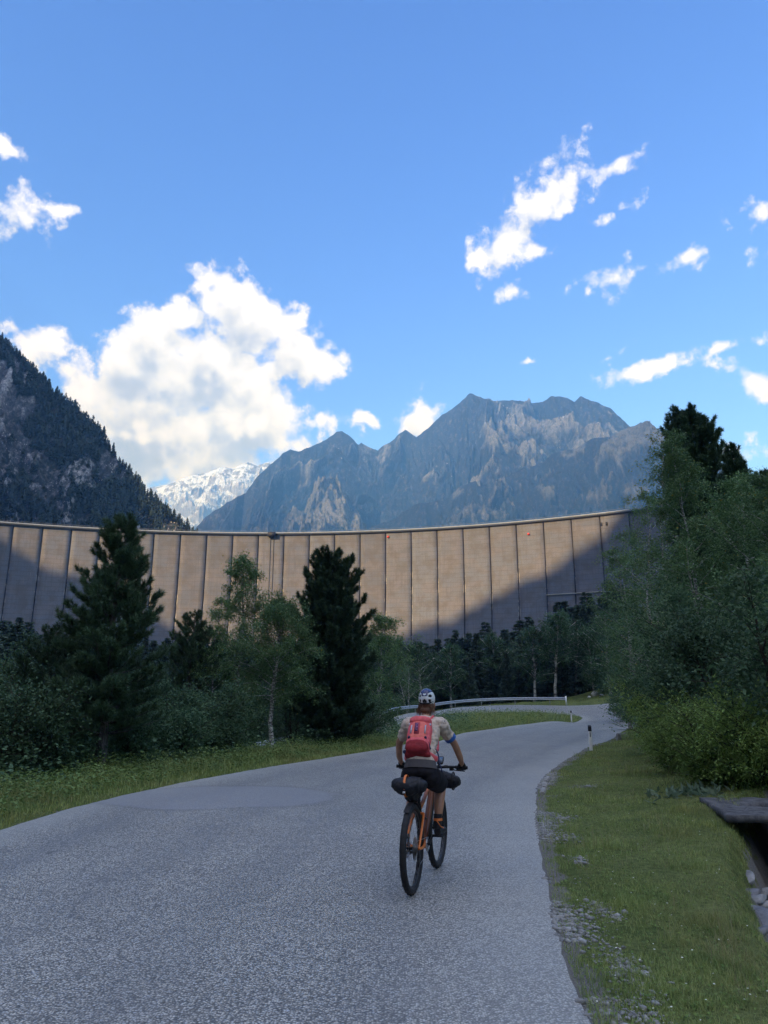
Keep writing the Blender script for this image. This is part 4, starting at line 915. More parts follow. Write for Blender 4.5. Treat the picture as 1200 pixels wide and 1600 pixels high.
def reg_stalk(rng, N):
    x, y, k = reg_right(rng, N); cl = fbm(x * 1.7, y * 1.7, 3, 33); ok = cl > .56; return x[ok], y[ok], k[ok]
V, q, t3 = blades(26000, reg_stalk, .10, .20, .0016, 6)
M['straw'] = m_leaf('dry_straw', (.24, .22, .10), (.40, .35, .20), 1.0)
tag(link('dry_stalks', np_mesh('dry_stalks', V, [q, t3]), M['straw']), 'thin dry stalks standing up in patches of the right verge', 'weeds', kind='stuff')
# clover and low herbs
def herbs(region, N, leaf, zr, seed):
    rng = np.random.default_rng(seed); x, y, k = region(rng, N); z = gz(x, y) + rng.uniform(0, 1, len(x)) * zr * k
    return leaf_quads(np.stack([x, y, z], -1), leaf, rng, up=1.2, aspect=.85)
V, F = herbs(reg_right, 42000, .022, .03, 71)
tag(link('clover', np_mesh('clover', V, [F]), M['bush_leaf']), 'clover leaves scattered through the right verge', 'ground cover', kind='stuff')
_r = np.random.default_rng(12); _x, _y, _k = reg_right(_r, 1500); M['petal'] = simple('pale_petals', (.62, .62, .50), .7)
V, F = leaf_quads(np.stack([_x, _y, gz(_x, _y) + .045], -1), .016, _r, up=2.5, aspect=.9)
tag(link('clover_flowers', np_mesh('clover_flowers', V, [F]), M['petal']), 'tiny pale flower heads dotted over the right verge', 'flowers', kind='stuff')
def reg_left2(rng, N):
    x, y, k = reg_left(rng, N); ok = (k > .75); return x[ok], y[ok], k[ok]
V, F = herbs(reg_left2, 60000, .06, .28, 72); V2, F2 = herbs(reg_island, 16000, .12, .42, 73)
tag(link('herbs', np_mesh('herbs', V, [F]), M['herb']), 'leafy herbs between the left verge and the trees', 'ground cover', kind='stuff')
tag(link('herbs', np_mesh('herbs', V2, [F2]), M['herb']), 'leafy herbs crowding the island of the hairpin', 'ground cover', kind='stuff')
def reg_bank(rng, N):
    r = 11 * (52 / 11) ** rng.uniform(0, 1, N); az_ = np.radians(rng.uniform(17, 42, N)); x = np.sin(az_) * r; y = np.cos(az_) * r; s = road_sd(x, y)
    ok = (s > .5) & (x > 5.2) & (height(x, y) > .2 + .15 * rng.uniform(0, 1, N)) & (ditch_d(x, y) > .8); return x[ok], y[ok], np.ones(ok.sum())
V, F = herbs(reg_bank, 90000, .055, .5, 74)
tag(link('bank_undergrowth', np_mesh('bank_undergrowth', V, [F]), M['bush_leaf']), 'low leafy undergrowth covering the right bank beneath the shrubs', 'undergrowth', kind='stuff')
def reg_under(rng, N):
    x = rng.uniform(-26, 6, N); y = rng.uniform(12, 62, N); s = road_sd(x, y); i = np.interp(y, ri[:350, 1], np.arange(350)); xe = np.interp(i, np.arange(350), ri[:350, 0])
    ok = (s > 1.5) & (x < xe - 1.75) & (np.hypot(x + 6.4, y - 17.4) > 1.2) & (np.hypot(x + 4.1, y - 25) > 1.6); return x[ok], y[ok], np.ones(ok.sum())
V, F = herbs(reg_under, 110000, .10, .9, 75)
tag(link('undergrowth', np_mesh('undergrowth', V, [F]), M['alder_leaf']), 'dark undergrowth beneath the left-hand trees', 'undergrowth', kind='stuff')
# stones
def stone_verts(rng, n_sub=1):
    bm = bmesh.new(); bmesh.ops.create_icosphere(bm, subdivisions=n_sub, radius=1.0)
    V = np.array([v.co[:] for v in bm.verts]); F = np.array([[v.index for v in f.verts] for f in bm.faces]); bm.free()
    return V, F
SV, SF = stone_verts(None, 1); SV2, SF2 = stone_verts(None, 3)
def stones(name, P, size, mat, seed, flat=.6):
    rng = np.random.default_rng(seed); n = len(P); k = len(SV)
    sc = size[:, None, None] * rng.uniform(.6, 1.3, (n, 1, 3)) * np.array([1, 1, flat]); a = rng.uniform(0, 6.28, n)
    V = SV[None] * (1 + rng.normal(0, .18, (n, k, 1))) * sc; c, s_ = np.cos(a)[:, None], np.sin(a)[:, None]
    V = np.stack([V[..., 0] * c - V[..., 1] * s_, V[..., 0] * s_ + V[..., 1] * c, V[..., 2]], -1) + P[:, None]
    return np_mesh(name, V.reshape(-1, 3), [(SF[None] + np.arange(n)[:, None, None] * k).reshape(-1, 3)])
M['gravel'] = simple('grey_gravel', (.27, .265, .255), .9, var=.45, scale=9, bump=.4, spec=.2)
M['ditchrock'] = m_concrete('bluish_ditch_rock', (.10, .105, .12), (.24, .24, .26), 4)
M['granite'] = m_concrete('granite', (.15, .15, .155), (.34, .335, .33), 3)
rng = np.random.default_rng(44)
i = rng.integers(30, 260, 60000); off = np.abs(rng.normal(0, .13, len(i))) + rng.uniform(-.03, .03, len(i)); nrm = (ro - ri) / (2 * rh[:, None])
P2 = ro[i] + nrm[i] * off[:, None] + rng.normal(0, .03, (len(i), 2)); cl_ = fbm(P2[:, 0] * 1.1, P2[:, 1] * 1.1, 3, 91)
ok = (cl_ > .42) & (rng.uniform(0, 1, len(i)) < np.clip((cl_ - .38) * 5, .03, 1)); P2 = P2[ok]
extra = []
for (cx, cy, rx_, ry_, m_) in ((2.6, 11.6, .16, .2, 260), (2.35, 10.0, .10, .25, 260), (3.95, 15.4, .25, .22, 300), (1.55, 5.3, .12, .4, 600), (1.8, 6.7, .10, .25, 300), (1.42, 4.3, .12, .4, 600), (2.1, 8.6, .08, .2, 160)):
    extra.append(np.stack([rng.normal(cx, rx_ * .6, m_), rng.normal(cy, ry_ * .6, m_)], -1))
P2 = np.vstack([P2] + extra); s = road_sd(P2[:, 0], P2[:, 1]); P2 = P2[s > -.02]; z = gz(P2[:, 0], P2[:, 1]); sz = rng.lognormal(-5.05, .6, len(P2)).clip(.003, .030)
tag(link('gravel', stones('gravel', np.c_[P2, z + sz * .25], sz, M['gravel'], 3), M['gravel']), 'loose grey gravel along the right road edge', 'gravel', kind='stuff')
def boulder(name, loc, size, label, cat='rock', group=None, seed=0, mat='granite', rz=0, cuts=6):
    rng = np.random.default_rng(seed); off = rng.uniform(-50, 50, 3)
    V = np.array([v * (1 + .35 * mnoise(Vector(v * 1.1 + off)) + .12 * mnoise(Vector(v * 3.1 + off)) + .05 * mnoise(Vector(v * 8 + off))) for v in SV2])
    for _ in range(cuts):
        d = rnd_unit(rng, 1)[0]; h = rng.uniform(.50, .80) if cuts > 6 else rng.uniform(.62, .85); e = V @ d - h; V = V - np.maximum(e, 0)[:, None] * d * (.97 if cuts > 6 else .85)
    V = V * np.array(size); c, s_ = math.cos(rz), math.sin(rz); V = np.c_[V[:, 0] * c - V[:, 1] * s_, V[:, 0] * s_ + V[:, 1] * c, V[:, 2]]
    o = link(name, np_mesh(name, V, [SF2]), M[mat], smooth=cuts <= 6); o.location = loc; tag(o, label, cat, group); return o
def rock_at(px, py, y, size, label, group, seed, lift=.0, **k):
    d = ray(px, py); x = d[0] / d[1] * y; return boulder('rock', (x, y, float(gz(x, y)[0]) + size[2] * .35 + lift), size, label, 'rock', group, seed, **k)
WR = 'white rocks beyond the bend'
M['whiterock'] = m_concrete('white_granite', (.42, .42, .40), (.62, .61, .58), 3)
rock_at(930, 1092, 91, (0.46, 0.34, 0.38), 'largest rounded white rock beyond the bend, beside the guardrail end', WR, 1, mat='whiterock')
rock_at(921, 1096, 90, (0.21, 0.17, 0.17), 'small white rock left of the largest one', WR, 2, mat='whiterock')
rock_at(950, 1085, 93, (0.50, 0.29, 0.38), 'white rock highest on the slope beyond the bend', WR, 3, .6, mat='whiterock')
rock_at(941, 1098, 89, (0.34, 0.21, 0.15), 'flat pale rock right of the largest one', WR, 4)
rock_at(941, 1089, 92, (0.21, 0.17, 0.17), 'small pale rock between the largest and the highest', WR, 5, .2, mat='whiterock')
rock_at(957, 1103, 86, (0.38, 0.25, 0.13), 'flat grey rock at the road edge below the highest rock', WR, 6)
rock_at(972, 1105, 84, (0.38, 0.25, 0.15), 'flat grey rock nearest the overhanging bushes', WR, 7)
for j, (x, y, sx, sy, sz_, lab) in enumerate(((3.02, 5.75, .30, .18, .09, 'pale flat stone lowest in the ditch'), (3.22, 6.25, .28, .2, .09, 'pale split stone above the lowest ditch stone'), (3.5, 6.6, .28, .2, .09, 'slanting grey stone in the middle of the ditch'), (3.42, 7.35, .24, .34, .09, 'bluish flat stone on the left ditch wall'),
                                              (3.95, 8.1, .28, .26, .12, 'dark mossy stone below the slab'), (2.85, 5.3, .26, .2, .1, 'pale stone at the near end of the ditch'), (3.75, 6.9, .3, .25, .12, 'grey stone on the far ditch wall'), (3.05, 6.35, .18, .12, .06, 'small pale stone on the turf edge of the ditch'), (3.35, 5.5, .25, .2, .1, 'rough stone at the right picture edge in the ditch'))):
    o = boulder('ditch_stone', (x - .04, y, float(gz(x, y)[0]) + .02), (sx * .95, sy * .9, sz_ * 1.1), lab, 'stone', 'stones lining the ditch', 20 + j, rz=-.6, mat='granite' if j not in (3, 4, 6) else 'ditchrock', cuts=14); o.rotation_euler = (.12, -.35, .2 * j)

rng = np.random.default_rng(71)
for j in range(26):
    i = int(rng.integers(8, 40)); t_ = DITCH[i + 1] - DITCH[i - 1]; n_ = np.array([-t_[1], t_[0]]) / np.linalg.norm(t_); p = DITCH[i] + n_ * rng.uniform(.22, .52); z_ = float(gz(p[0], p[1])[0]); a_ = rng.uniform(.5, 1.3)
    o = boulder('ditch_stone', (p[0], p[1], z_ + .01), (.17 * a_, .10 * a_, .06 * a_), 'small pale stone wedged into the left wall of the ditch', 'stone', 'small stones in the ditch wall', 100 + j, mat=('granite', 'ditchrock')[j % 2], rz=rng.uniform(0, 3), cuts=14); o.rotation_euler = (rng.uniform(-.2, .3), -.5, rng.uniform(-.4, .4))
# ================================================================== road furniture
M['postwhite'] = simple('post_plastic', (.80, .80, .80), .45, var=.08, scale=12); M['black'] = simple('matt_black', (.012, .012, .016), .55)
M['galv'] = simple('galvanised_steel', (.42, .45, .50), .42, metallic=.35, var=.25, scale=6); M['galvold'] = simple('dull_steel_posts', (.30, .31, .33), .6, metallic=.2, var=.3, scale=8)
def delineator(x, y, h, label, rz=0.0):
    root = empty('delineator_post', (x, y, float(gz(x, y)[0]) - .03), rz); tag(root, label, 'roadside post', 'white roadside delineator posts')
    sec = np.array([(-.06, -.022), (-.035, -.045), (.035, -.045), (.06, -.022), (.045, .04), (-.045, .04)])
    def prism(z0, z1, sl0=0, sl1=0, g_=1.0):
        S = sec * g_; n = len(S); b = np.c_[S, z0 + S[:, 1] * sl0]; t_ = np.c_[S, z1 + S[:, 1] * sl1]
        V = np.vstack([b, t_, [b.mean(0)], [t_.mean(0)]]); i = np.arange(n); j = (i + 1) % n
        mb = MB(); mb.add(V, np.c_[i, j, j + n, i + n]); mb.add(V, np.c_[j, i, np.full(n, 2 * n)]); mb.add(V, np.c_[i + n, j + n, np.full(n, 2 * n + 1)]); return mb
    prism(0, h - .16, 0, .6).build('post', M['postwhite'], root)
    prism(h - .16, h, .6, .5, 1.03).build('black_cap', M['black'], root)
    mb = MB(); mb.box((0, -.0465, h - .29), (.026, .006, .17)); mb.build('reflector', M['black'], root)
    return root
delineator(7.18, 26.9, .86, 'white roadside post with black cap on the right verge, nearest and tallest of the three', -.1)
delineator(17.3, 70.9, 1.05, 'white roadside post with black cap at the tip of the grassy island', -.1)
delineator(10.7, 77.3, 1.0, 'white roadside post with black cap half hidden by the island herbs', -.1)
mk = boulder('marker_stone', (10.2, 33.6, float(gz(10.2, 33.6)[0]) + .12), (.13, .07, .22), 'small upright grey marker stone at the road edge behind the nearest post', 'marker stone', None, 77)
mk.rotation_euler = (0, .12, 0)
# guardrail along the outer edge of the descending leg
ga, gb = int(NR * 12.35 / 20), int(NR * 19.6 / 20)
idx = np.arange(ga, gb, 3); gp_ = ro[idx] + (ro[idx] - ri[idx]) / (2 * rh[idx][:, None]) * .75
dl = np.concatenate([[0], np.cumsum(np.hypot(*np.diff(gp_, axis=0).T))]); ns = int(dl[-1] / .5); q = np.linspace(0, dl[-1], ns)
gx, gy = np.interp(q, dl, gp_[:, 0]), np.interp(q, dl, gp_[:, 1]); gh = height(gx, gy); gh = np.convolve(np.pad(gh, 6, mode='edge'), np.ones(13) / 13, 'valid')
tx, ty = np.gradient(gx), np.gradient(gy); tl = np.hypot(tx, ty); nx_, ny_ = -ty / tl, tx / tl
if nx_[5] * (5 - gx[5]) + ny_[5] * (70 - gy[5]) < 0: nx_, ny_ = -nx_, -ny_
prof = [(0, -.155), (.02, -.15), (.08, -.11), (.08, -.07), (.0, -.03), (.0, .03), (.08, .07), (.08, .11), (.02, .15), (0, .155), (-.005, .152), (.012, .145), (.072, .107), (.072, .073), (-.008, .033), (-.008, -.033), (.072, -.073), (.072, -.107), (.012, -.145), (-.005, -.152)]
pr = np.array(prof); V = np.stack([gx[:, None] + nx_[:, None] * pr[:, 0], gy[:, None] + ny_[:, None] * pr[:, 0], gh[:, None] + .66 + pr[:, 1]], -1)
root = empty('guardrail', (gx[0], gy[0], gh[0])); tag(root, 'long galvanised guardrail curving round the far side of the hairpin', 'guardrail')
off = Vector((-gx[0], -gy[0], -gh[0]))
o = link('rail', np_mesh('rail', V.reshape(-1, 3), [grid_faces(len(gx), len(pr), True)]), M['galv'], root, True); o.location = off
for k in range(4, len(gx) - 1, 8):
    mb = MB(); c, s_ = tx[k] / tl[k], ty[k] / tl[k]; ax = [[c, s_, 0], [-s_, c, 0], [0, 0, 1]]
    base = np.array([gx[k] - nx_[k] * .08, gy[k] - ny_[k] * .08, gh[k]])
    mb.box(base + (0, 0, .30), (.10, .05, 1.0), ax); mb.box(base + np.array([nx_[k], ny_[k], 0]) * .04 + (0, 0, .66), (.06, .07, .2), ax); o = mb.build('rail_post', M['galvold'], root); o.location = off
mb = MB(); mb.box(np.array([gx[0] + nx_[0] * .12 , gy[0] + ny_[0] * .12, gh[0] + .45]), (.16, .06, .95)); o = mb.build('white_end_board', M['postwhite'], root); o.location = off
# stone slab bridging the ditch
A_, B_, C_, D_ = (4.95, 12.35), (4.55, 10.5), (7.9, 10.1), (8.3, 12.3)
root = empty('stone_slab', (6.3, 11.3, 0)); tag(root, 'cracked grey concrete slab with a dark hole bridging the ditch on the right verge', 'slab')
nu, nv = 60, 36; uu, vv = np.meshgrid(np.linspace(0, 1, nu), np.linspace(0, 1, nv)); cs = [np.array(c_) for c_ in (A_, B_, C_, D_)]
XY = (1 - uu[..., None]) * ((1 - vv[..., None]) * cs[1] + vv[..., None] * cs[0]) + uu[..., None] * ((1 - vv[..., None]) * cs[2] + vv[..., None] * cs[3])
XY = XY + .03 * (np.stack([fbm(XY[..., 0] * 4, XY[..., 1] * 4, 3, 5), fbm(XY[..., 0] * 4, XY[..., 1] * 4, 3, 6)], -1) - .5) * 2
Zt = .165 + .03 * fbm(XY[..., 0] * 3, XY[..., 1] * 3, 4, 7)
hole = np.hypot((XY[..., 0] - 5.55) / .26, (XY[..., 1] - 11.55) / .20); Zt = Zt - .16 * sstep(1.05, .85, hole)
for (hx, hy, a_, b_) in ((5.45, 10.95, .12, .05), (5.85, 10.9, .14, .05), (6.3, 10.75, .1, .05)): Zt = Zt - .05 * sstep(1.1, .7, np.hypot((XY[..., 0] - hx) / a_, (XY[..., 1] - hy) / b_))
Zt = Zt - .03 * sstep(.02, .0, np.abs(XY[..., 0] - 5.08 - (XY[..., 1] - 11) * .2))
top = np.dstack([XY, Zt]).reshape(-1, 3); bot = top.copy(); bot[:, 2] = .09
ring = np.concatenate([np.arange(nu), np.arange(1, nv) * nu + nu - 1, (nv - 1) * nu + np.arange(nu - 2, -1, -1), np.arange(nv - 2, 0, -1) * nu]); n0 = nu * nv
side = np.stack([ring, np.roll(ring, -1), np.roll(ring, -1) + n0, ring + n0], -1)
o = link('slab', np_mesh('slab', np.vstack([top, bot]), [grid_faces(nv, nu), grid_faces(nv, nu)[:, ::-1] + n0, side[:, ::-1]]), M['conc'], root); o.location = (-6.3, -11.3, 0)
mb = MB(); mb.box((7.6, 10.9, -.35), (1.1, 1.6, .72)); mb.box((5.0, 12.1, -.3), (.5, .8, .6)); o = mb.build('side_wall', M['conc'], root); o.location = (-6.3, -11.3, 0)
# loose kerb stones along the inside of the right curve
ks = [(14.6, .75, 'lowest of the three pale kerb stones at the right road edge'), (15.6, .9, 'middle one of the three pale kerb stones at the right road edge'), (16.8, 1.0, 'upper one of the three pale kerb stones at the right road edge')]
for j, (yy, ln_, lab) in enumerate(ks):
    i = int(np.argmin(np.abs(ro[:260, 1] - yy))); n_ = (ro[i] - ri[i]) / (2 * rh[i]); tdir = ro[i + 4] - ro[i - 4]; a_ = math.atan2(tdir[1], tdir[0]); bm = bmesh.new(); bmesh.ops.create_cube(bm, size=1)
    bmesh.ops.scale(bm, vec=(ln_, .10, .14), verts=bm.verts); bmesh.ops.bevel(bm, geom=bm.edges[:], offset=.018, segments=2, affect='EDGES'); bmesh.ops.subdivide_edges(bm, edges=bm.edges[:], cuts=2)
    for v in bm.verts: v.co += Vector((1, .6, .8)) * .012 * mnoise(v.co * 9 + Vector((j * 7, 0, 0)))
    me = bpy.data.meshes.new('kerb_stone'); bm.to_mesh(me); bm.free(); o = link('kerb_stone', me, M['conc2']); p = ro[i] + n_ * .12
    o.location = (p[0], p[1], float(height(p[0], p[1])) - .02); o.rotation_euler = (0, 0, a_ + (-.03, .04, 0)[j]); tag(o, lab, 'kerb stone', 'kerb stones at the right road edge')
# pale broad-leaved plant near the slab
rng = np.random.default_rng(9); P = []; Dn = []
for k in range(46):
    x, y = 5.1 + rng.normal(0, .32), 13.2 + rng.normal(0, .25)
    for l in range(5): P.append((x, y, float(gz(x, y)[0]) + .02)); a_ = rng.uniform(0, 6.28); Dn.append((math.cos(a_), math.sin(a_), .7))
V, F = leaf_quads(np.array(P), .17, rng, up=.2, aspect=.34, D=np.array(Dn))
M['paleleaf'] = m_leaf('pale_leaves', (.10, .15, .09), (.16, .22, .14), 3)
tag(link('broad_leaved_plant', np_mesh('broad_leaved_plant', V, [F]), M['paleleaf']), 'patch of pale grey green broad leaves beside the left corner of the slab', 'plant')
# ================================================================== bicycle and rider (local axes: x right, y forward, z up)
HEAD = -R(15.5); ORG = (.25, 7.12, .004)
M['tyre'] = simple('tyre_rubber', (.014, .014, .016), .75, var=.3, scale=60, bump=.3); M['rim'] = simple('black_rim', (.02, .02, .024), .35, var=.1); M['steel'] = simple('steel_bits', (.45, .45, .46), .3, metallic=.9)
M['orange'] = simple('orange_frame_paint', (.62, .16, .025), .32, var=.08, spec=.5); M['blackpaint'] = simple('black_frame_paint', (.012, .012, .014), .3, spec=.5)
M['bag'] = simple('black_bag_fabric', (.008, .009, .015), .6, var=.35, scale=14, bump=.5); M['strap_orange'] = simple('orange_strap', (.72, .20, .05), .6)
M['gold'] = simple('bronze_stanchion', (.45, .25, .06), .25, metallic=.6)
bike = empty('mountain_bike', ORG, HEAD); tag(bike, 'orange and black full suspension mountain bike ridden away up the road', 'bicycle')
def wheel(cy, rot_left):
    w = empty('wheel', (0, cy, .372)); w.parent = bike
    nu, nv = 168, 14; u = np.arange(nu) * 2 * math.pi / nu; v = np.arange(nv) * 2 * math.pi / nv
    U_, V_ = np.meshgrid(u, v, indexing='ij'); out = np.cos(V_)
    knob = ((np.arange(nu)[:, None] % 4 < 2) & (np.abs(out) > -2)) * ((out > .35)) * (((np.arange(nv)[None] // 1 + (np.arange(nu)[:, None] // 4)) % 2) == 0)
    rt_ = .0295 + .0045 * knob; r_ = .341 + rt_ * out; x = rt_ * 1.0 * np.sin(V_)
    V = np.stack([x, r_ * np.cos(U_), r_ * np.sin(U_)], -1).reshape(-1, 3); F = grid_faces(nu, nv, True)
    last = np.stack([(nu - 1) * nv + np.arange(nv), (nu - 1) * nv + (np.arange(nv) + 1) % nv, (np.arange(nv) + 1) % nv, np.arange(nv)], -1)
    link('tyre', np_mesh('tyre', V, [np.vstack([F, last])[:, ::-1]]), M['tyre'], w)
    sec = [(-.014, .312), (-.014, .324), (.014, .324), (.014, .312), (.006, .300), (-.006, .300)]; uu = np.linspace(0, 2 * math.pi, 97)[:-1]
    V = np.array([[(x_, r_ * math.cos(a), r_ * math.sin(a)) for x_, r_ in sec] for a in uu]).reshape(-1, 3); F = grid_faces(96, 6, True)
    last = np.stack([95 * 6 + np.arange(6), 95 * 6 + (np.arange(6) + 1) % 6, (np.arange(6) + 1) % 6, np.arange(6)], -1)
    link('rim', np_mesh('rim', V, [np.vstack([F, last])]), M['rim'], w)
    mb = MB()
    for k in range(28):
        a = k * 2 * math.pi / 28; s_ = 1 if k % 2 else -1; b = a + (.5 if (k // 2) % 2 else -.5)
        mb.tube([(s_ * .028, .025 * math.cos(b), .025 * math.sin(b)), (0, .303 * math.cos(a), .303 * math.sin(a))], .0011, 4, False)
    mb.build('spokes', M['steel'], w)
    mb = MB(); mb.tube([(-.055, 0, 0), (.055, 0, 0)], .012, 12); mb.tube([(-.034, 0, 0), (-.025, 0, 0)], .026, 14); mb.tube([(.025, 0, 0), (.034, 0, 0)], .026, 14); mb.build('hub', M['black'], w, smooth=False)
    mb = MB(); a = np.linspace(0, 2 * math.pi, 37)
    for r0 in (.078, .066): mb.tube([(-.043, r0 * math.cos(t_), r0 * math.sin(t_)) for t_ in a], [[.0012, .006]] * 37, 6, False)
    for k in range(6):
        t_ = k * math.pi / 3; mb.tube([(-.043, .02 * math.cos(t_), .02 * math.sin(t_)), (-.043, .075 * math.cos(t_ + .4), .075 * math.sin(t_ + .4))], .002, 4, False)
    mb.build('brake_disc', M['steel'], w); return w
wr = wheel(0, False); wf = wheel(1.12, True); wf.rotation_euler = (0, 0, -.03)
AX, BB, HT, HB = (0, 0, .372), (0, .43, .34), (0, .875, .955), (0, .915, .855)
def T_(mb, a, b, r0, r1=None, k=12, n=5, ell=None, bend=(0, 0, 0)):
    q = np.linspace(0, 1, n)[:, None]; P = np.array(a) * (1 - q) + np.array(b) * q + np.array(bend) * 4 * q * (1 - q); rr_ = np.linspace(r0, r1 or r0, n); return mb.tube(P, rr_, k)
mb = MB(); T_(mb, HB, BB, .030, .034, bend=(0, .02, -.03)); mb.build('down_tube', simple('burnt_orange_paint', (.16, .045, .015), .35), bike, smooth=True)
mb = MB(); T_(mb, BB, (0, .305, .70), .02, .018); mb.build('seat_tube', M['blackpaint'], bike, smooth=True)
mb = MB(); T_(mb, (0, .885, .91), (0, .335, .66), .019, .017, bend=(0, 0, -.015)); T_(mb, HT, HB, .026, .028)
T_(mb, (-.032, .43, .34), (.032, .43, .34), .04, k=16); mb.build('frame', M['orange'], bike, smooth=True)
mb = MB()
for s_ in (-1, 1):
    T_(mb, (s_ * .062, .0, .372), (s_ * .028, .40, .36), .011, .015, bend=(s_ * .012, 0, -.012)); T_(mb, (s_ * .062, .0, .372), (s_ * .040, .31, .625), .010, .012, bend=(s_ * .008, 0, .03))
mb.tube([(-.04, .31, .625), (.04, .31, .625)], .012, 8); mb.build('swingarm', M['orange'], bike, smooth=True)
mb = MB(); T_(mb, (0, .31, .62), (0, .50, .56), .018, .018); T_(mb, (0, .50, .56), (0, .60, .54), .010, .010); mb.build('rear_shock', M['black'], bike, smooth=True)
mb = MB()
for s_ in (-1, 1): T_(mb, (s_ * .058, 1.12, .372), (s_ * .055, 1.02, .66), .019, .021)
T_(mb, (-.058, 1.05, .68), (.058, 1.05, .68), .013, bend=(0, .02, .05)); T_(mb, (-.06, .935, .83), (.06, .935, .83), .022); mb.build('fork', M['black'], bike, smooth=True)
mb = MB()
for s_ in (-1, 1): T_(mb, (s_ * .055, 1.03, .64), (s_ * .055, .937, .83), .016)
mb.build('stanchions', M['gold'], bike, smooth=True)
mb = MB(); T_(mb, HT, (0, .865, .985), .022); T_(mb, (0, .865, .982), (0, .905, .99), .02); mb.build('stem', M['black'], bike, smooth=True)
mb = MB(); mb.tube(catmull([(-.36, .885, .992), (-.2, .895, .996), (-.07, .905, .99), (.07, .905, .99), (.2, .895, .996), (.36, .885, .992)], 24), .013, 10); bar = mb.build('handlebar', M['black'], bike, smooth=True)
for s_ in (-1, 1):
    mb = MB(); mb.tube([(s_ * .245, .893, .995), (s_ * .37, .884, .992)], .0165, 12); mb.build('grip', M['tyre'], bike, smooth=True)
    mb = MB(); mb.tube([(s_ * .21, .90, .992), (s_ * .215, .935, .965)], .010, 8); mb.tube([(s_ * .215, .935, .965), (s_ * .27, .965, .955), (s_ * .33, .965, .952)], [.006, .006, .005], 8); mb.box((s_ * .20, .905, .975), (.035, .03, .03)); mb.build('brake_lever', M['black'], bike, smooth=False)
mb = MB(); T_(mb, (0, .305, .70), (0, .265, .90), .0155); mb.build('seatpost', M['black'], bike, smooth=True)
mb = MB()
V = []; st = [(.12, .073, .944), (.14, .075, .95), (.20, .066, .948), (.27, .036, .945), (.34, .022, .945), (.40, .018, .94)]
mb.tube([(0, y_, z_) for y_, w_, z_ in st], [[w_, .020] for y_, w_, z_ in st] and np.array([[w_, .020] for y_, w_, z_ in st]), 14); mb.build('saddle', M['black'], bike, smooth=True)
cr = empty('crankset', BB); cr.parent = bike; ca = math.atan2(.055, .16)
mb = MB(); mb.tube([(.058, 0, 0), (.066, .165 * math.cos(ca), .165 * math.sin(ca))], [.014, .010], 8); mb.tube([(-.058, 0, 0), (-.066, -.165 * math.cos(ca), -.165 * math.sin(ca))], [.014, .010], 8); mb.tube([(-.06, 0, 0), (.06, 0, 0)], .014, 10); mb.build('crank_arms', M['black'], cr, smooth=True)
mb = MB(); a = np.linspace(0, 2 * math.pi, 65); mb.tube([(.047, .062 * math.cos(t_), .062 * math.sin(t_)) for t_ in a], np.array([[.002, .006 + .002 * (i % 2)] for i in range(65)]), 6, False)
for k in range(4): t_ = k * math.pi / 2 + .4; mb.tube([(.047, 0, 0), (.047, .06 * math.cos(t_), .06 * math.sin(t_))], .005, 6)
mb.build('chainring', M['steel'], cr)
for s_ in (1, -1):
    mb = MB(); mb.box((s_ * .12, s_ * .165 * math.cos(ca), s_ * .165 * math.sin(ca)), (.10, .09, .016)); mb.tube([(s_ * .066, s_ * .165 * math.cos(ca), s_ * .165 * math.sin(ca)), (s_ * .17, s_ * .165 * math.cos(ca), s_ * .165 * math.sin(ca))], .008, 8); mb.build('pedal', M['black'], cr)
mb = MB()
for k, r0 in enumerate((.10, .088, .077, .067, .058, .050, .042, .034)): mb.tube([(.026 + .0035 * k, 0, .372), (.0272 + .0035 * k, 0, .372)], r0, 28)
mb.build('cassette', M['steel'], bike)
mb = MB(); mb.box((.066, -.02, .335), (.02, .03, .06)); mb.box((.062, -.005, .275), (.014, .03, .10), [[1, 0, 0], [0, .93, -.37], [0, .37, .93]]); mb.tube([(.05, .0, .30), (.064, .0, .30)], .022, 14); mb.tube([(.05, .02, .235), (.064, .02, .235)], .022, 14); mb.build('rear_derailleur', M['black'], bike)
mb = MB(); mb.tube([(.047, 0, .435), (.047, .42, .402)], .0035, 5); mb.tube([(.050, .02, .215), (.047, .42, .279)], .0035, 5); mb.build('chain', M['steel'], bike)
mb = MB(); mb.box((-.055, .045, .455), (.03, .04, .06)); mb.build('brake_caliper', M['black'], bike)
mb = MB(); mb.tube(catmull([(-.2, .93, .97), (-.12, 1.02, 1.0), (-.02, 1.0, .94), (-.02, .90, .86)], 16), .0028, 5, False); mb.tube(catmull([(.2, .93, .97), (.12, 1.03, 1.0), (.02, 1.0, .94), (.02, .90, .86)], 16), .0028, 5, False); mb.build('cables', M['black'], bike)
mb = MB(); P_ = [(x_, -.19 + .06 * math.cos(t_), .70) for x_, t_ in ()]
q = np.linspace(R(58), R(125), 12); mb.tube([(0, -.385 * -math.cos(t_) * -1, .372 + .385 * math.sin(t_)) for t_ in q], np.array([[.028, .002]] * 12), 8); mb.build('mudguard', M['black'], bike, smooth=True)
def soft(mb, name, mat, parent, voxel=.008, smooth_it=4, disp=0.0, dsize=.05, tex='CLOUDS'):
    o = mb.build(name, mat, parent, smooth=True); m = o.modifiers.new('join', 'REMESH'); m.mode = 'VOXEL'; m.voxel_size = voxel; m.use_smooth_shade = True
    if smooth_it: s2 = o.modifiers.new('soften', 'SMOOTH'); s2.iterations = smooth_it; s2.factor = .5
    if disp:
        tx = bpy.data.textures.new(name + '_folds', 'CLOUDS'); tx.noise_scale = dsize; tx.noise_depth = 3; d_ = o.modifiers.new('folds', 'DISPLACE'); d_.texture = tx; d_.strength = disp; d_.mid_level = .5
    return o
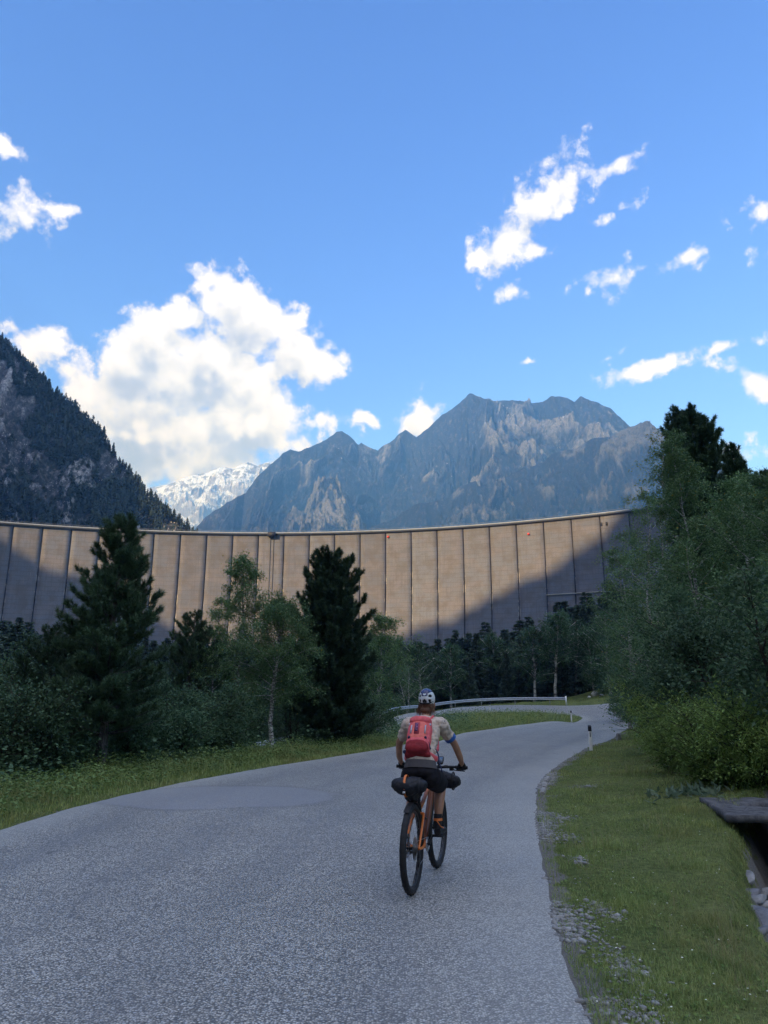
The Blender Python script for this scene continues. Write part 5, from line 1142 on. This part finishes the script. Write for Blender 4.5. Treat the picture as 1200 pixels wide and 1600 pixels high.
# ---- bags on the bike (things of their own)
root = empty('saddle_roll_bag', ORG, HEAD); tag(root, 'wide black roll bag slung behind the saddle over the rear tyre', 'bag')
mb = MB(); xs = np.linspace(-.165, .13, 14); mb.tube([(x_ - .0, -.01 + .02 * math.sin(x_ * 20), .90 + .006 * math.sin(x_ * 31) - .04 * (x_ + .02)) for x_ in xs], np.array([[.086, .080]] * 14) * (np.sin(np.clip((np.arange(14) + .55) / 14 * math.pi, 0, math.pi)) ** .33)[:, None], 20)
mb.ell((0, .06, .83), (.055, .10, .075)); soft(mb, 'bag_body', M['bag'], root, .007, 3, .017, .03)
def ring(mb, cx, cy, cz, r0, w_, sx=0.0, th_=.0025):
    a = np.linspace(0, 2 * math.pi, 33); return mb.tube([(cx + sx * math.sin(t_), cy + r0 * math.cos(t_), cz + r0 * math.sin(t_)) for t_ in a], np.array([[th_, w_]] * 33), 8, False)
mb = MB(); ring(mb, -.045, -.012, .899, .094, .011); mb.build('orange_strap', M['strap_orange'], root); mb = MB(); mb.box((-.047, -.104, .850), (.026, .012, .02)); mb.build('buckle', M['steel'], root)
mb = MB(); ring(mb, .085, -.010, .893, .079, .008); mb.build('black_strap', M['black'], root)
root = empty('handlebar_bag', ORG, HEAD); tag(root, 'black roll bag hanging under the handlebar in front of the rider', 'bag')
mb = MB(); xs = np.linspace(-.26, .27, 16); mb.tube([(x_, 1.0 + .01 * math.sin(x_ * 14), .865 - .06 * max(0, x_) + .006 * math.sin(x_ * 25)) for x_ in xs], np.array([[.088, .088]] * 16) * (np.sin(np.clip((np.arange(16) + .5) / 16 * math.pi, 0, math.pi)) ** .38)[:, None], 20); soft(mb, 'bag_body', M['bag'], root, .007, 3, .017, .03)
for x_ in (-.09, .09, .2): mb = MB(); ring(mb, x_, 1.0, .862 - .05 * max(0, x_), .088, .008); mb.build('strap', M['black'], root)
root = empty('bike_computer', ORG, HEAD); tag(root, 'small rounded cycling computer raised above the handlebar', 'bike computer')
M['screen'] = simple('grey_blue_screen', (.10, .14, .20), .15, spec=.6)
tilt = np.array([[1, 0, 0], [0, math.cos(.75), math.sin(.75)], [0, -math.sin(.75), math.cos(.75)]])
mb = MB(); mb.ell((.085, .925, 1.055), (.034, .052, .010), 28, 8, tilt, .45); mb.build('case', M['black'], root, smooth=True); mb = MB(); mb.box((.085, .9205, 1.0625), (.048, .072, .004), tilt); mb.build('screen', M['screen'], root)
mb = MB(); mb.tube([(.085, .93, 1.045), (.07, .925, 1.01), (.05, .906, .994)], .009, 8); mb.build('mount_arm', M['black'], root)
# ---- rider
def m_skin():
    mt, nt = new_mat('tanned_skin'); co = nt.node('ShaderNodeTexCoord').outputs['Object']; n = nt.noise(co, 9, 4, .6)
    b = nt.node('ShaderNodeBsdfPrincipled'); nt.put(b.inputs['Base Color'], nt.mix(nt.rng(n, .3, .7), rgb(.36, .175, .105), rgb(.46, .235, .15))); b.inputs['Roughness'].default_value = .5; b.inputs['Subsurface Weight'].default_value = .08; b.inputs['Subsurface Scale'].default_value = .01
    nt.l.new(b.outputs[0], nt.node('ShaderNodeOutputMaterial').inputs[0]); return mt
M['skin'] = m_skin(); M['shirt'] = simple('beige_jersey', (.58, .47, .39), .85, var=.12, scale=16, bump=.3, spec=.15); M['shorts'] = simple('black_shorts', (.014, .013, .017), .8, var=.3, scale=20, spec=.15); M['waist'] = simple('grey_waistband', (.085, .078, .082), .85, var=.15, scale=30, spec=.15)
M['glove'] = simple('black_gloves', (.012, .012, .014), .7); M['hair'] = simple('auburn_hair', (.105, .045, .025), .55, var=.5, scale=90); M['hairfair'] = simple('sunbleached_hair', (.24, .15, .09), .55, var=.4, scale=90)
M['navy'] = simple('navy_fabric', (.018, .024, .075), .6); M['blue'] = simple('blue_band', (.035, .12, .40), .6, var=.1)
M['red'] = simple('coral_red_fabric', (.72, .125, .14), .65, var=.15, scale=24, bump=.4, spec=.25); M['reddark'] = simple('dark_red_fabric', (.26, .022, .03), .65, var=.2, scale=24, bump=.4, spec=.2); M['coral'] = simple('orange_coral_fabric', (.78, .18, .15), .65, var=.15, scale=24, bump=.3, spec=.2)
M['helmetwhite'] = simple('white_helmet_shell', (.70, .72, .73), .3, var=.04, spec=.5); M['helmetnavy'] = simple('navy_helmet_shell', (.02, .03, .11), .2, spec=.6)
person = empty('person', ORG, HEAD); tag(person, 'person seen from behind riding the bike in beige jersey, black shorts and white helmet', 'person')
SK = {'pel': ((.035, .22, 1.0), .115), 'wai': ((.035, .27, 1.13), .10), 'che': ((.03, .38, 1.29), .115), 'upc': ((.03, .46, 1.41), .085), 'nec': ((.03, .51, 1.49), .048), 'hd1': ((.03, .545, 1.56), .062), 'hd2': ((.03, .565, 1.64), .074), 'hd3': ((.03, .565, 1.69), .060),
      'sl': ((-.125, .455, 1.425), .05), 'el': ((-.275, .63, 1.235), .038), 'fl': ((-.31, .76, 1.10), .033), 'wl': ((-.315, .855, 1.035), .024), 'pl': ((-.31, .885, 1.015), .026),
      'sr': ((.185, .455, 1.425), .05), 'er': ((.29, .63, 1.235), .038), 'fr': ((.318, .76, 1.10), .033), 'wr': ((.318, .855, 1.035), .024), 'pr': ((.312, .885, 1.015), .026),
      'hr': ((.125, .24, .96), .088), 'kr': ((.145, .62, .85), .060), 'cr': ((.140, .545, .70), .054), 'ar': ((.135, .50, .53), .033), 'br': ((.138, .56, .455), .030), 'tr': ((.145, .66, .435), .025),
      'hl': ((-.06, .24, .96), .088), 'kl': ((-.12, .56, .73), .060), 'cl': ((-.12, .40, .59), .052), 'al': ((-.115, .215, .42), .033), 'bl': ((-.118, .25, .345), .030), 'tl': ((-.125, .35, .315), .025),
      'no': ((.03, .635, 1.605), .012), 'ch': ((.03, .60, 1.545), .03)}
ED = [('pel', 'wai'), ('wai', 'che'), ('che', 'upc'), ('upc', 'nec'), ('nec', 'hd1'), ('hd1', 'hd2'), ('hd2', 'hd3'), ('hd1', 'ch'), ('hd2', 'no'), ('upc', 'sl'), ('sl', 'el'), ('el', 'fl'), ('fl', 'wl'), ('wl', 'pl'), ('upc', 'sr'), ('sr', 'er'), ('er', 'fr'), ('fr', 'wr'), ('wr', 'pr'),
      ('pel', 'hr'), ('hr', 'kr'), ('kr', 'cr'), ('cr', 'ar'), ('ar', 'br'), ('br', 'tr'), ('pel', 'hl'), ('hl', 'kl'), ('kl', 'cl'), ('cl', 'al'), ('al', 'bl'), ('bl', 'tl')]
names = list(SK); me = bpy.data.meshes.new('body'); me.from_pydata([SK[n][0] for n in names], [(names.index(a), names.index(b)) for a, b in ED], []); body = link('body', me, M['skin'], person)
md = body.modifiers.new('skin', 'SKIN'); md.use_smooth_shade = True; md.branch_smoothing = .4
for i, n in enumerate(names):
    sv_ = me.skin_vertices[0].data[i]; sv_.radius = (SK[n][1], SK[n][1]); sv_.use_root = (n == 'pel')
ss = body.modifiers.new('sub', 'SUBSURF'); ss.levels = ss.render_levels = 2
def seg(mb, pts, rad, k=18):
    if k >= 24: rad = [(b_, a_) for a_, b_ in rad]     # upright sections: the first radius runs forward
    return mb.tube(catmull(pts, len(pts) * 4), np.stack([np.interp(np.linspace(0, len(pts) - 1, len(pts) * 4), range(len(pts)), [r_[j] for r_ in rad]) for j in (0, 1)], 1), k)
S3 = lambda n: SK[n][0]
# jersey
mb = MB(); seg(mb, [(.035, .235, 1.075), (.035, .265, 1.15), (.032, .325, 1.24), (.03, .385, 1.32), (.03, .44, 1.40), (.03, .475, 1.45), (.03, .50, 1.478)], [(.142, .115), (.128, .108), (.140, .112), (.158, .115), (.160, .100), (.115, .072), (.062, .055)], 24)
for s_, n in ((-1, 'l'), (1, 'r')):
    a, b = np.array(S3('s' + n)), np.array(S3('e' + n)); q = lambda f: tuple(a * (1 - f) + b * f)
    seg(mb, [(.03 + s_ * .07, .462, 1.425), tuple(a + (s_ * .005, 0, .0)), q(.35), q(.66), q(.72)], [(.060, .060), (.064, .066), (.056, .058), (.052, .054), (.050, .052)], 18)
jersey = soft(mb, 'jersey', M['shirt'], person, .006, 3, .030, .04)
for s_, n in ((1, 'r'),):
    a, b = np.array(S3('s' + n)), np.array(S3('e' + n)); q = lambda f: tuple(a * (1 - f) + b * f)
    mb = MB(); seg(mb, [q(.60), q(.74)], [(.0585, .0605), (.0565, .0585)], 20); mb.build('sleeve_band', M['blue'], person, smooth=True)
mb = MB(); a, b = np.array(S3('sr')), np.array(S3('er')); P_ = [a * (1 - f) + b * f + np.array((.034, -.030, .030)) * (1 - .25 * f) for f in (.02, .15, .3, .42)]; mb.tube(P_, np.array([[.016, .03]] * 4), 10); mb.build('sleeve_patch', M['navy'], person, smooth=True)
# shorts and waistband
mb = MB(); seg(mb, [(.035, .215, .955), (.035, .22, .99), (.035, .232, 1.055)], [(.150, .115), (.166, .135), (.148, .118)], 26)
for s_, n in ((-1, 'l'), (1, 'r')):
    a, b = np.array(S3('h' + n)), np.array(S3('k' + n)); q = lambda f: tuple(a * (1 - f) + b * f)
    seg(mb, [q(-.05), q(.3), q(.6), q(.86)], [(.100, .105), (.104, .104), (.096, .098), (.086, .088)], 20)
mb.ell((.035 + .085, .22, .955), (.085, .10, .085)); mb.ell((.035 - .075, .22, .955), (.085, .10, .085))
soft(mb, 'shorts', M['shorts'], person, .008, 5, .010, .05)
mb = MB(); seg(mb, [(.035, .222, 1.03), (.035, .228, 1.06), (.035, .236, 1.10)], [(.160, .128), (.152, .124), (.143, .120)], 28); mb.build('waistband', M['waist'], person, smooth=True)
# gloves: palm, four fingers wrapped round the grip, thumb closing from the inside
for s_, n in ((-1, 'l'), (1, 'r')):
    mb = MB(); gx_, gy_, gz_ = s_ * .312, .888, .993
    mb.tube([S3('w' + n), (gx_, gy_ - .012, gz_ + .028), (gx_ - s_ * .002, gy_ + .006, gz_ + .026)], np.array([[.030, .022], [.040, .019], [.038, .015]]), 14)
    for f_, (dx, ln_) in enumerate(((-.030, .9), (-.010, 1.0), (.011, .95), (.030, .8))):
        a = np.linspace(R(95), R(95 - 205 * ln_), 9); rr_ = .0245; mb.tube([(gx_ + s_ * dx, gy_ + rr_ * math.cos(t_), gz_ + rr_ * math.sin(t_)) for t_ in a], np.linspace(.0100, .0078, 9), 9)
    mb.tube([(gx_ - s_ * .030, gy_ - .022, gz_ + .018), (gx_ - s_ * .044, gy_ - .024, gz_ - .002), (gx_ - s_ * .046, gy_ - .012, gz_ - .020), (gx_ - s_ * .036, gy_ + .006, gz_ - .024)], [.0115, .011, .010, .008], 9)
    soft(mb, 'glove', M['glove'], person, .0028, 2)
# shoes, socks
for n, dz in (('r', 0), ('l', 0)):
    a, t_ = np.array(S3('a' + n)), np.array(S3('t' + n)); b = np.array(S3('b' + n)); mb = MB(); heel = a + (0, -.035, -.085) if n == 'r' else a + (0, -.045, -.07); d = (t_ - heel) / np.linalg.norm(t_ - heel)
    seg(mb, [tuple(heel), tuple(heel + d * .07), tuple(heel + d * .15), tuple(heel + d * .22), tuple(heel + d * .265)], [(.034, .034), (.038, .040), (.043, .036), (.042, .028), (.025, .018)], 16); mb.tube([tuple(a + (0, 0, .02)), tuple(a - (0, .01, .06))], [.042, .042], 14)
    soft(mb, 'shoe', M['black'], person, .005, 3)
    mb = MB(); mb.tube([tuple(a + (0, .0, .012)), tuple(a + (0, 0, .034))], [.0455, .043], 16); mb.tube([tuple(a + (.0, -.047, .015)), tuple(a + (.03, -.03, -.035)), tuple(a + (.047, .02, -.055))], np.array([[.011, .005]] * 3), 8); mb.build('shoe_trim', M['strap_orange'], person, smooth=True)
    mb = MB(); mb.tube([tuple(a + (0, .0, .03)), tuple(a + (0, .004, .07))], [.041, .041], 16); mb.build('sock', M['black'], person, smooth=True)
# head: ears, eyes, mouth, hair, helmet
for s_ in (-1, 1):
    mb = MB(); mb.ell((.03 + s_ * .077, .572, 1.605), (.008, .018, .028)); mb.build('ear', M['skin'], person, smooth=True)
    mb = MB(); mb.ell((.03 + s_ * .030, .632, 1.622), (.011, .007, .007)); mb.build('eye', M['white'], person, smooth=True)
mb = MB(); mb.ell((.03, .632, 1.572), (.022, .006, .006)); mb.build('mouth', simple('lips', (.35, .10, .09), .5), person, smooth=True)
rng = np.random.default_rng(3); mb = MB(); mb.ell((.03, .535, 1.600), (.076, .062, .060), 20, 12); mb.ell((.03, .505, 1.555), (.058, .045, .036), 18, 10)
hair = mb.build('hair', [M['hair'], M['hairfair']], person, smooth=True)
mb = MB()
for k in range(420):
    a = rng.uniform(-2.9, -.25); st = np.array([.03 + .072 * math.cos(a), .54 + .055 * math.sin(a), 1.610 + rng.uniform(-.03, .01)]); out = np.array([math.cos(a) * rng.uniform(-.2, .9), math.sin(a) * .4, 0])
    L_ = rng.uniform(.035, .085); q = np.linspace(0, 1, 5)[:, None]; P_ = st + out * L_ * .55 * q + np.array([-.02 * (st[0] - .03) / .07, 0, -1]) * L_ * q**1.2 + rng.normal(0, .003, (5, 3)); mb.mi = int(rng.uniform() < .35); mb.tube(P_, np.linspace(.0022, .0008, 5), 4, False)
o = mb.build('loose_strands', [M['hair'], M['hairfair']], hair); 
helmet = empty('helmet', (.03, .565, 1.665)); helmet.parent = person; helmet.rotation_euler = (-.12, 0, 0); helmet.scale = (.90, .93, .95)
def shell(f, mat, name, r=(.084, .122, .098), nu=64, nv=32, thick=.006):
    th_ = np.linspace(0, 2 * math.pi, nu, endpoint=False); ph = np.linspace(R(-38), R(89.5), nv); T2, P2_ = np.meshgrid(th_, ph); V = np.stack([r[0] * np.cos(P2_) * np.cos(T2), r[1] * np.cos(P2_) * np.sin(T2), r[2] * np.sin(P2_)], -1)
    Fc = grid_faces(nv, nu, True); cen = V.reshape(-1, 3)[Fc].mean(1); keep = np.array([f(*c_) for c_ in cen]); o = link(name, np_mesh(name, V.reshape(-1, 3), [Fc[keep]]), mat, helmet, True); s2 = o.modifiers.new('t', 'SOLIDIFY'); s2.thickness = thick; s2.offset = 1; return o
def vents(x, y, z):
    if y < -.02:
        for sx in (-1, 1):
            for (vx, vz, a_, b_) in ((.052, .018, .015, .016), (.050, -.028, .014, .015)):
                if ((x - sx * vx) / a_)**2 + ((z - vz) / b_)**2 < 1: return True
        if (x / .022)**2 + ((z + .040) / .022)**2 < 1: return True
    else:
        for sx in (-1, 0, 1):
            if abs(x - sx * .04) < .009 and z > .03 and y < .085: return True
    return False
low = lambda x, y, z: z > (-.052 if y < 0 else -.052 + (y / .12) * .05)
nav = lambda x, y, z: (y < .03 and z > .030 + .9 * max(0, abs(x) - .022)) or (y < 0 and z > .012 and abs(x) < .030)
shell(lambda x, y, z: low(x, y, z) and not vents(x, y, z), M['helmetwhite'], 'white_shell')
shell(lambda x, y, z: nav(x, y, z) and not (y < 0 and abs(x) < .013 and .02 < z < .045), M['helmetnavy'], 'navy_shell', (.0915, .1285, .1055), thick=.003)
mb = MB(); mb.ell((0, 0, -.004), (.079, .115, .090), 24, 16); mb.build('inner_liner', M['black'], helmet, smooth=True)
mb = MB(); mb.tube([(-.078, -.04, -.03), (-.05, -.095, -.055), (0, -.112, -.06), (.05, -.095, -.055), (.078, -.04, -.03)], .006, 8); mb.tube([(-.055, -.092, -.05), (-.03, -.115, .0), (0, -.12, .01), (.03, -.115, .0), (.055, -.092, -.05)], .004, 6); mb.ell((0, -.118, -.055), (.018, .01, .012)); mb.build('retention_cradle', M['black'], helmet, smooth=True)
for s_ in (-1, 1): mb = MB(); mb.tube([(s_ * .078, -.01, -.03), (s_ * .06, .03, -.10), (s_ * .02, .045, -.135)], .004, 6); mb.build('chin_strap', M['black'], helmet)
mb = MB(); mb.tube([(-.07, .085, .03), (-.04, .15, .035), (0, .165, .037), (.04, .15, .035), (.07, .085, .03)], np.array([[.004, .02]] * 5), 8); mb.build('visor', M['helmetnavy'], helmet, smooth=True)
# ---- backpack
bp = empty('backpack', ORG, HEAD); tag(bp, 'coral red cycling backpack on the rider\'s back with dark lower pouch', 'backpack')
tl_ = .58; bx = np.array([[1, 0, 0], [0, math.cos(tl_), -math.sin(tl_)], [0, math.sin(tl_), math.cos(tl_)]]).T   # leans forward with the back
bx = np.array([[1, 0, 0], [0, math.cos(tl_), -math.sin(tl_)], [0, math.sin(tl_), math.cos(tl_)]])
BC = np.array([.018, .265, 1.30])
def bl_(p): return BC + np.array(p, float) @ bx
def bell(mb, c, r, pw=.6, nu=32, nv=18): return mb.ell(bl_(c), r, nu, nv, bx, pw)
mb = MB(); bell(mb, (0, 0, .02), (.118, .075, .185)); bell(mb, (0, -.02, -.1), (.115, .075, .085)); soft(mb, 'main_bag', M['red'], bp, .006, 4, .010, .05)
mb = MB(); bell(mb, (0, -.035, -.12), (.112, .072, .070), .7); bell(mb, (0, .01, -.165), (.125, .06, .035)); soft(mb, 'lower_pouch', M['reddark'], bp, .006, 4, .010, .04)
mb = MB(); bell(mb, (0, -.060, .035), (.082, .030, .105), .55); soft(mb, 'front_pocket', M['coral'], bp, .005, 3, .006, .05)
mb = MB(); bell(mb, (0, -.030, .165), (.108, .058, .040), .7); soft(mb, 'top_lid', M['red'], bp, .005, 3, .010, .03)
mb = MB(); mb.box(bl_((-.012, -.0925, .055)), (.048, .004, .12), bx); mb.build('logo_panel', simple('rose_panel', (.42, .05, .075), .6), bp)
mb = MB(); mb.box(bl_((-.018, -.0955, .065)), (.030, .003, .088), bx); lp_ = mb.build('logo_patch', simple('purple_print', (.10, .03, .12), .6), bp)
mb = MB()
for j in range(5): mb.box(bl_((-.018 + .003 * (-1) ** j, -.0978, .098 - .016 * j)), (.016 - .003 * (j % 2), .002, .006), bx)
mb.build('logo_marks', simple('pale_print', (.42, .20, .32), .6), lp_)
M['silver'] = simple('reflective_silver', (.45, .47, .55), .35, metallic=.3)
for s_ in (-1, 1):
    mb = MB(); mb.box(bl_((s_ * .068, -.088, .045)), (.012, .006, .085), bx); mb.build('reflective_strip', M['silver'], bp)
    mb = MB(); mb.tube([tuple(bl_((s_ * .078, -.085, -.045))), tuple(bl_((s_ * .105, -.055, -.075))), tuple(bl_((s_ * .122, -.01, -.12)))], np.array([[.003, .008]] * 3), 8); mb.ell(bl_((s_ * .080, -.086, -.04)), (.013, .008, .013)); mb.build('compression_strap', M['navy'], bp, smooth=True)
    mb = MB(); mb.tube([tuple(bl_((s_ * .06, .03, .19))), (.03 + s_ * .085, .45, 1.492), (.03 + s_ * .098, .55, 1.44), (.03 + s_ * .11, .54, 1.33), (.03 + s_ * .14, .40, 1.20), tuple(bl_((s_ * .12, .04, -.14)))], np.array([[.006, .022]] * 6), 8); mb.build('shoulder_strap', M['red'], bp, smooth=True)
    mb = MB(); mb.tube([tuple(bl_((s_ * .10, .02, -.155))), (.035 + s_ * .150, .24, 1.115), (.035 + s_ * .140, .33, 1.10), (.035 + s_ * .06, .39, 1.10)], np.array([[.010, .030], [.010, .028], [.006, .015], [.004, .01]]), 10); mb.build('hip_fin', M['red'], bp, smooth=True)
    mb = MB(); mb.box(bl_((s_ * .098, -.045, .118)), (.022, .016, .022), bx); mb.build('buckle', M['silver'], bp)
mb = MB(); mb.tube(catmull([tuple(bl_((-.045, .015, .195))), tuple(bl_((-.03, .02, .232))), tuple(bl_((.0, .02, .246))), tuple(bl_((.03, .02, .232))), tuple(bl_((.045, .015, .195)))], 14), .0055, 8); mb.build('grab_loop', M['black'], bp, smooth=True)
mb = MB(); mb.tube(catmull([(.165, .30, 1.20), (.185, .33, 1.15), (.190, .34, 1.08), (.205, .34, 1.04), (.212, .345, 1.01)], 12), np.array([[.003, .008]] * 12), 8); mb.ell((.212, .345, 1.00), (.010, .006, .016)); mb.build('dangling_strap', M['navy'], bp, smooth=True)
mb = MB(); mb.ell(bl_((-.118, -.03, -.16)), (.018, .014, .018)); mb.build('side_toggle', M['navy'], bp, smooth=True)
# ================================================================== the air
hz = bpy.data.materials.new('mountain_air'); hz.use_nodes = True; hz.node_tree.nodes.clear(); hn = NT(hz.node_tree)
pv = hn.node('ShaderNodeVolumePrincipled'); pv.inputs['Color'].default_value = HAZE_C = rgb(.13, .39, 1.0); pv.inputs['Density'].default_value = HAZE_D = 2.1e-4; pv.inputs['Anisotropy'].default_value = 0.0
pv.inputs['Absorption Color'].default_value = (1, 1, 1, 1)
hn.l.new(pv.outputs[0], hn.node('ShaderNodeOutputMaterial').inputs['Volume'])
mb = MB(); mb.box((0, 3200, 830), (19000, 15000, 1860)); o = mb.build('haze', hz); tag(o, 'thin blue mountain air fading the far slopes', 'haze', kind='stuff')
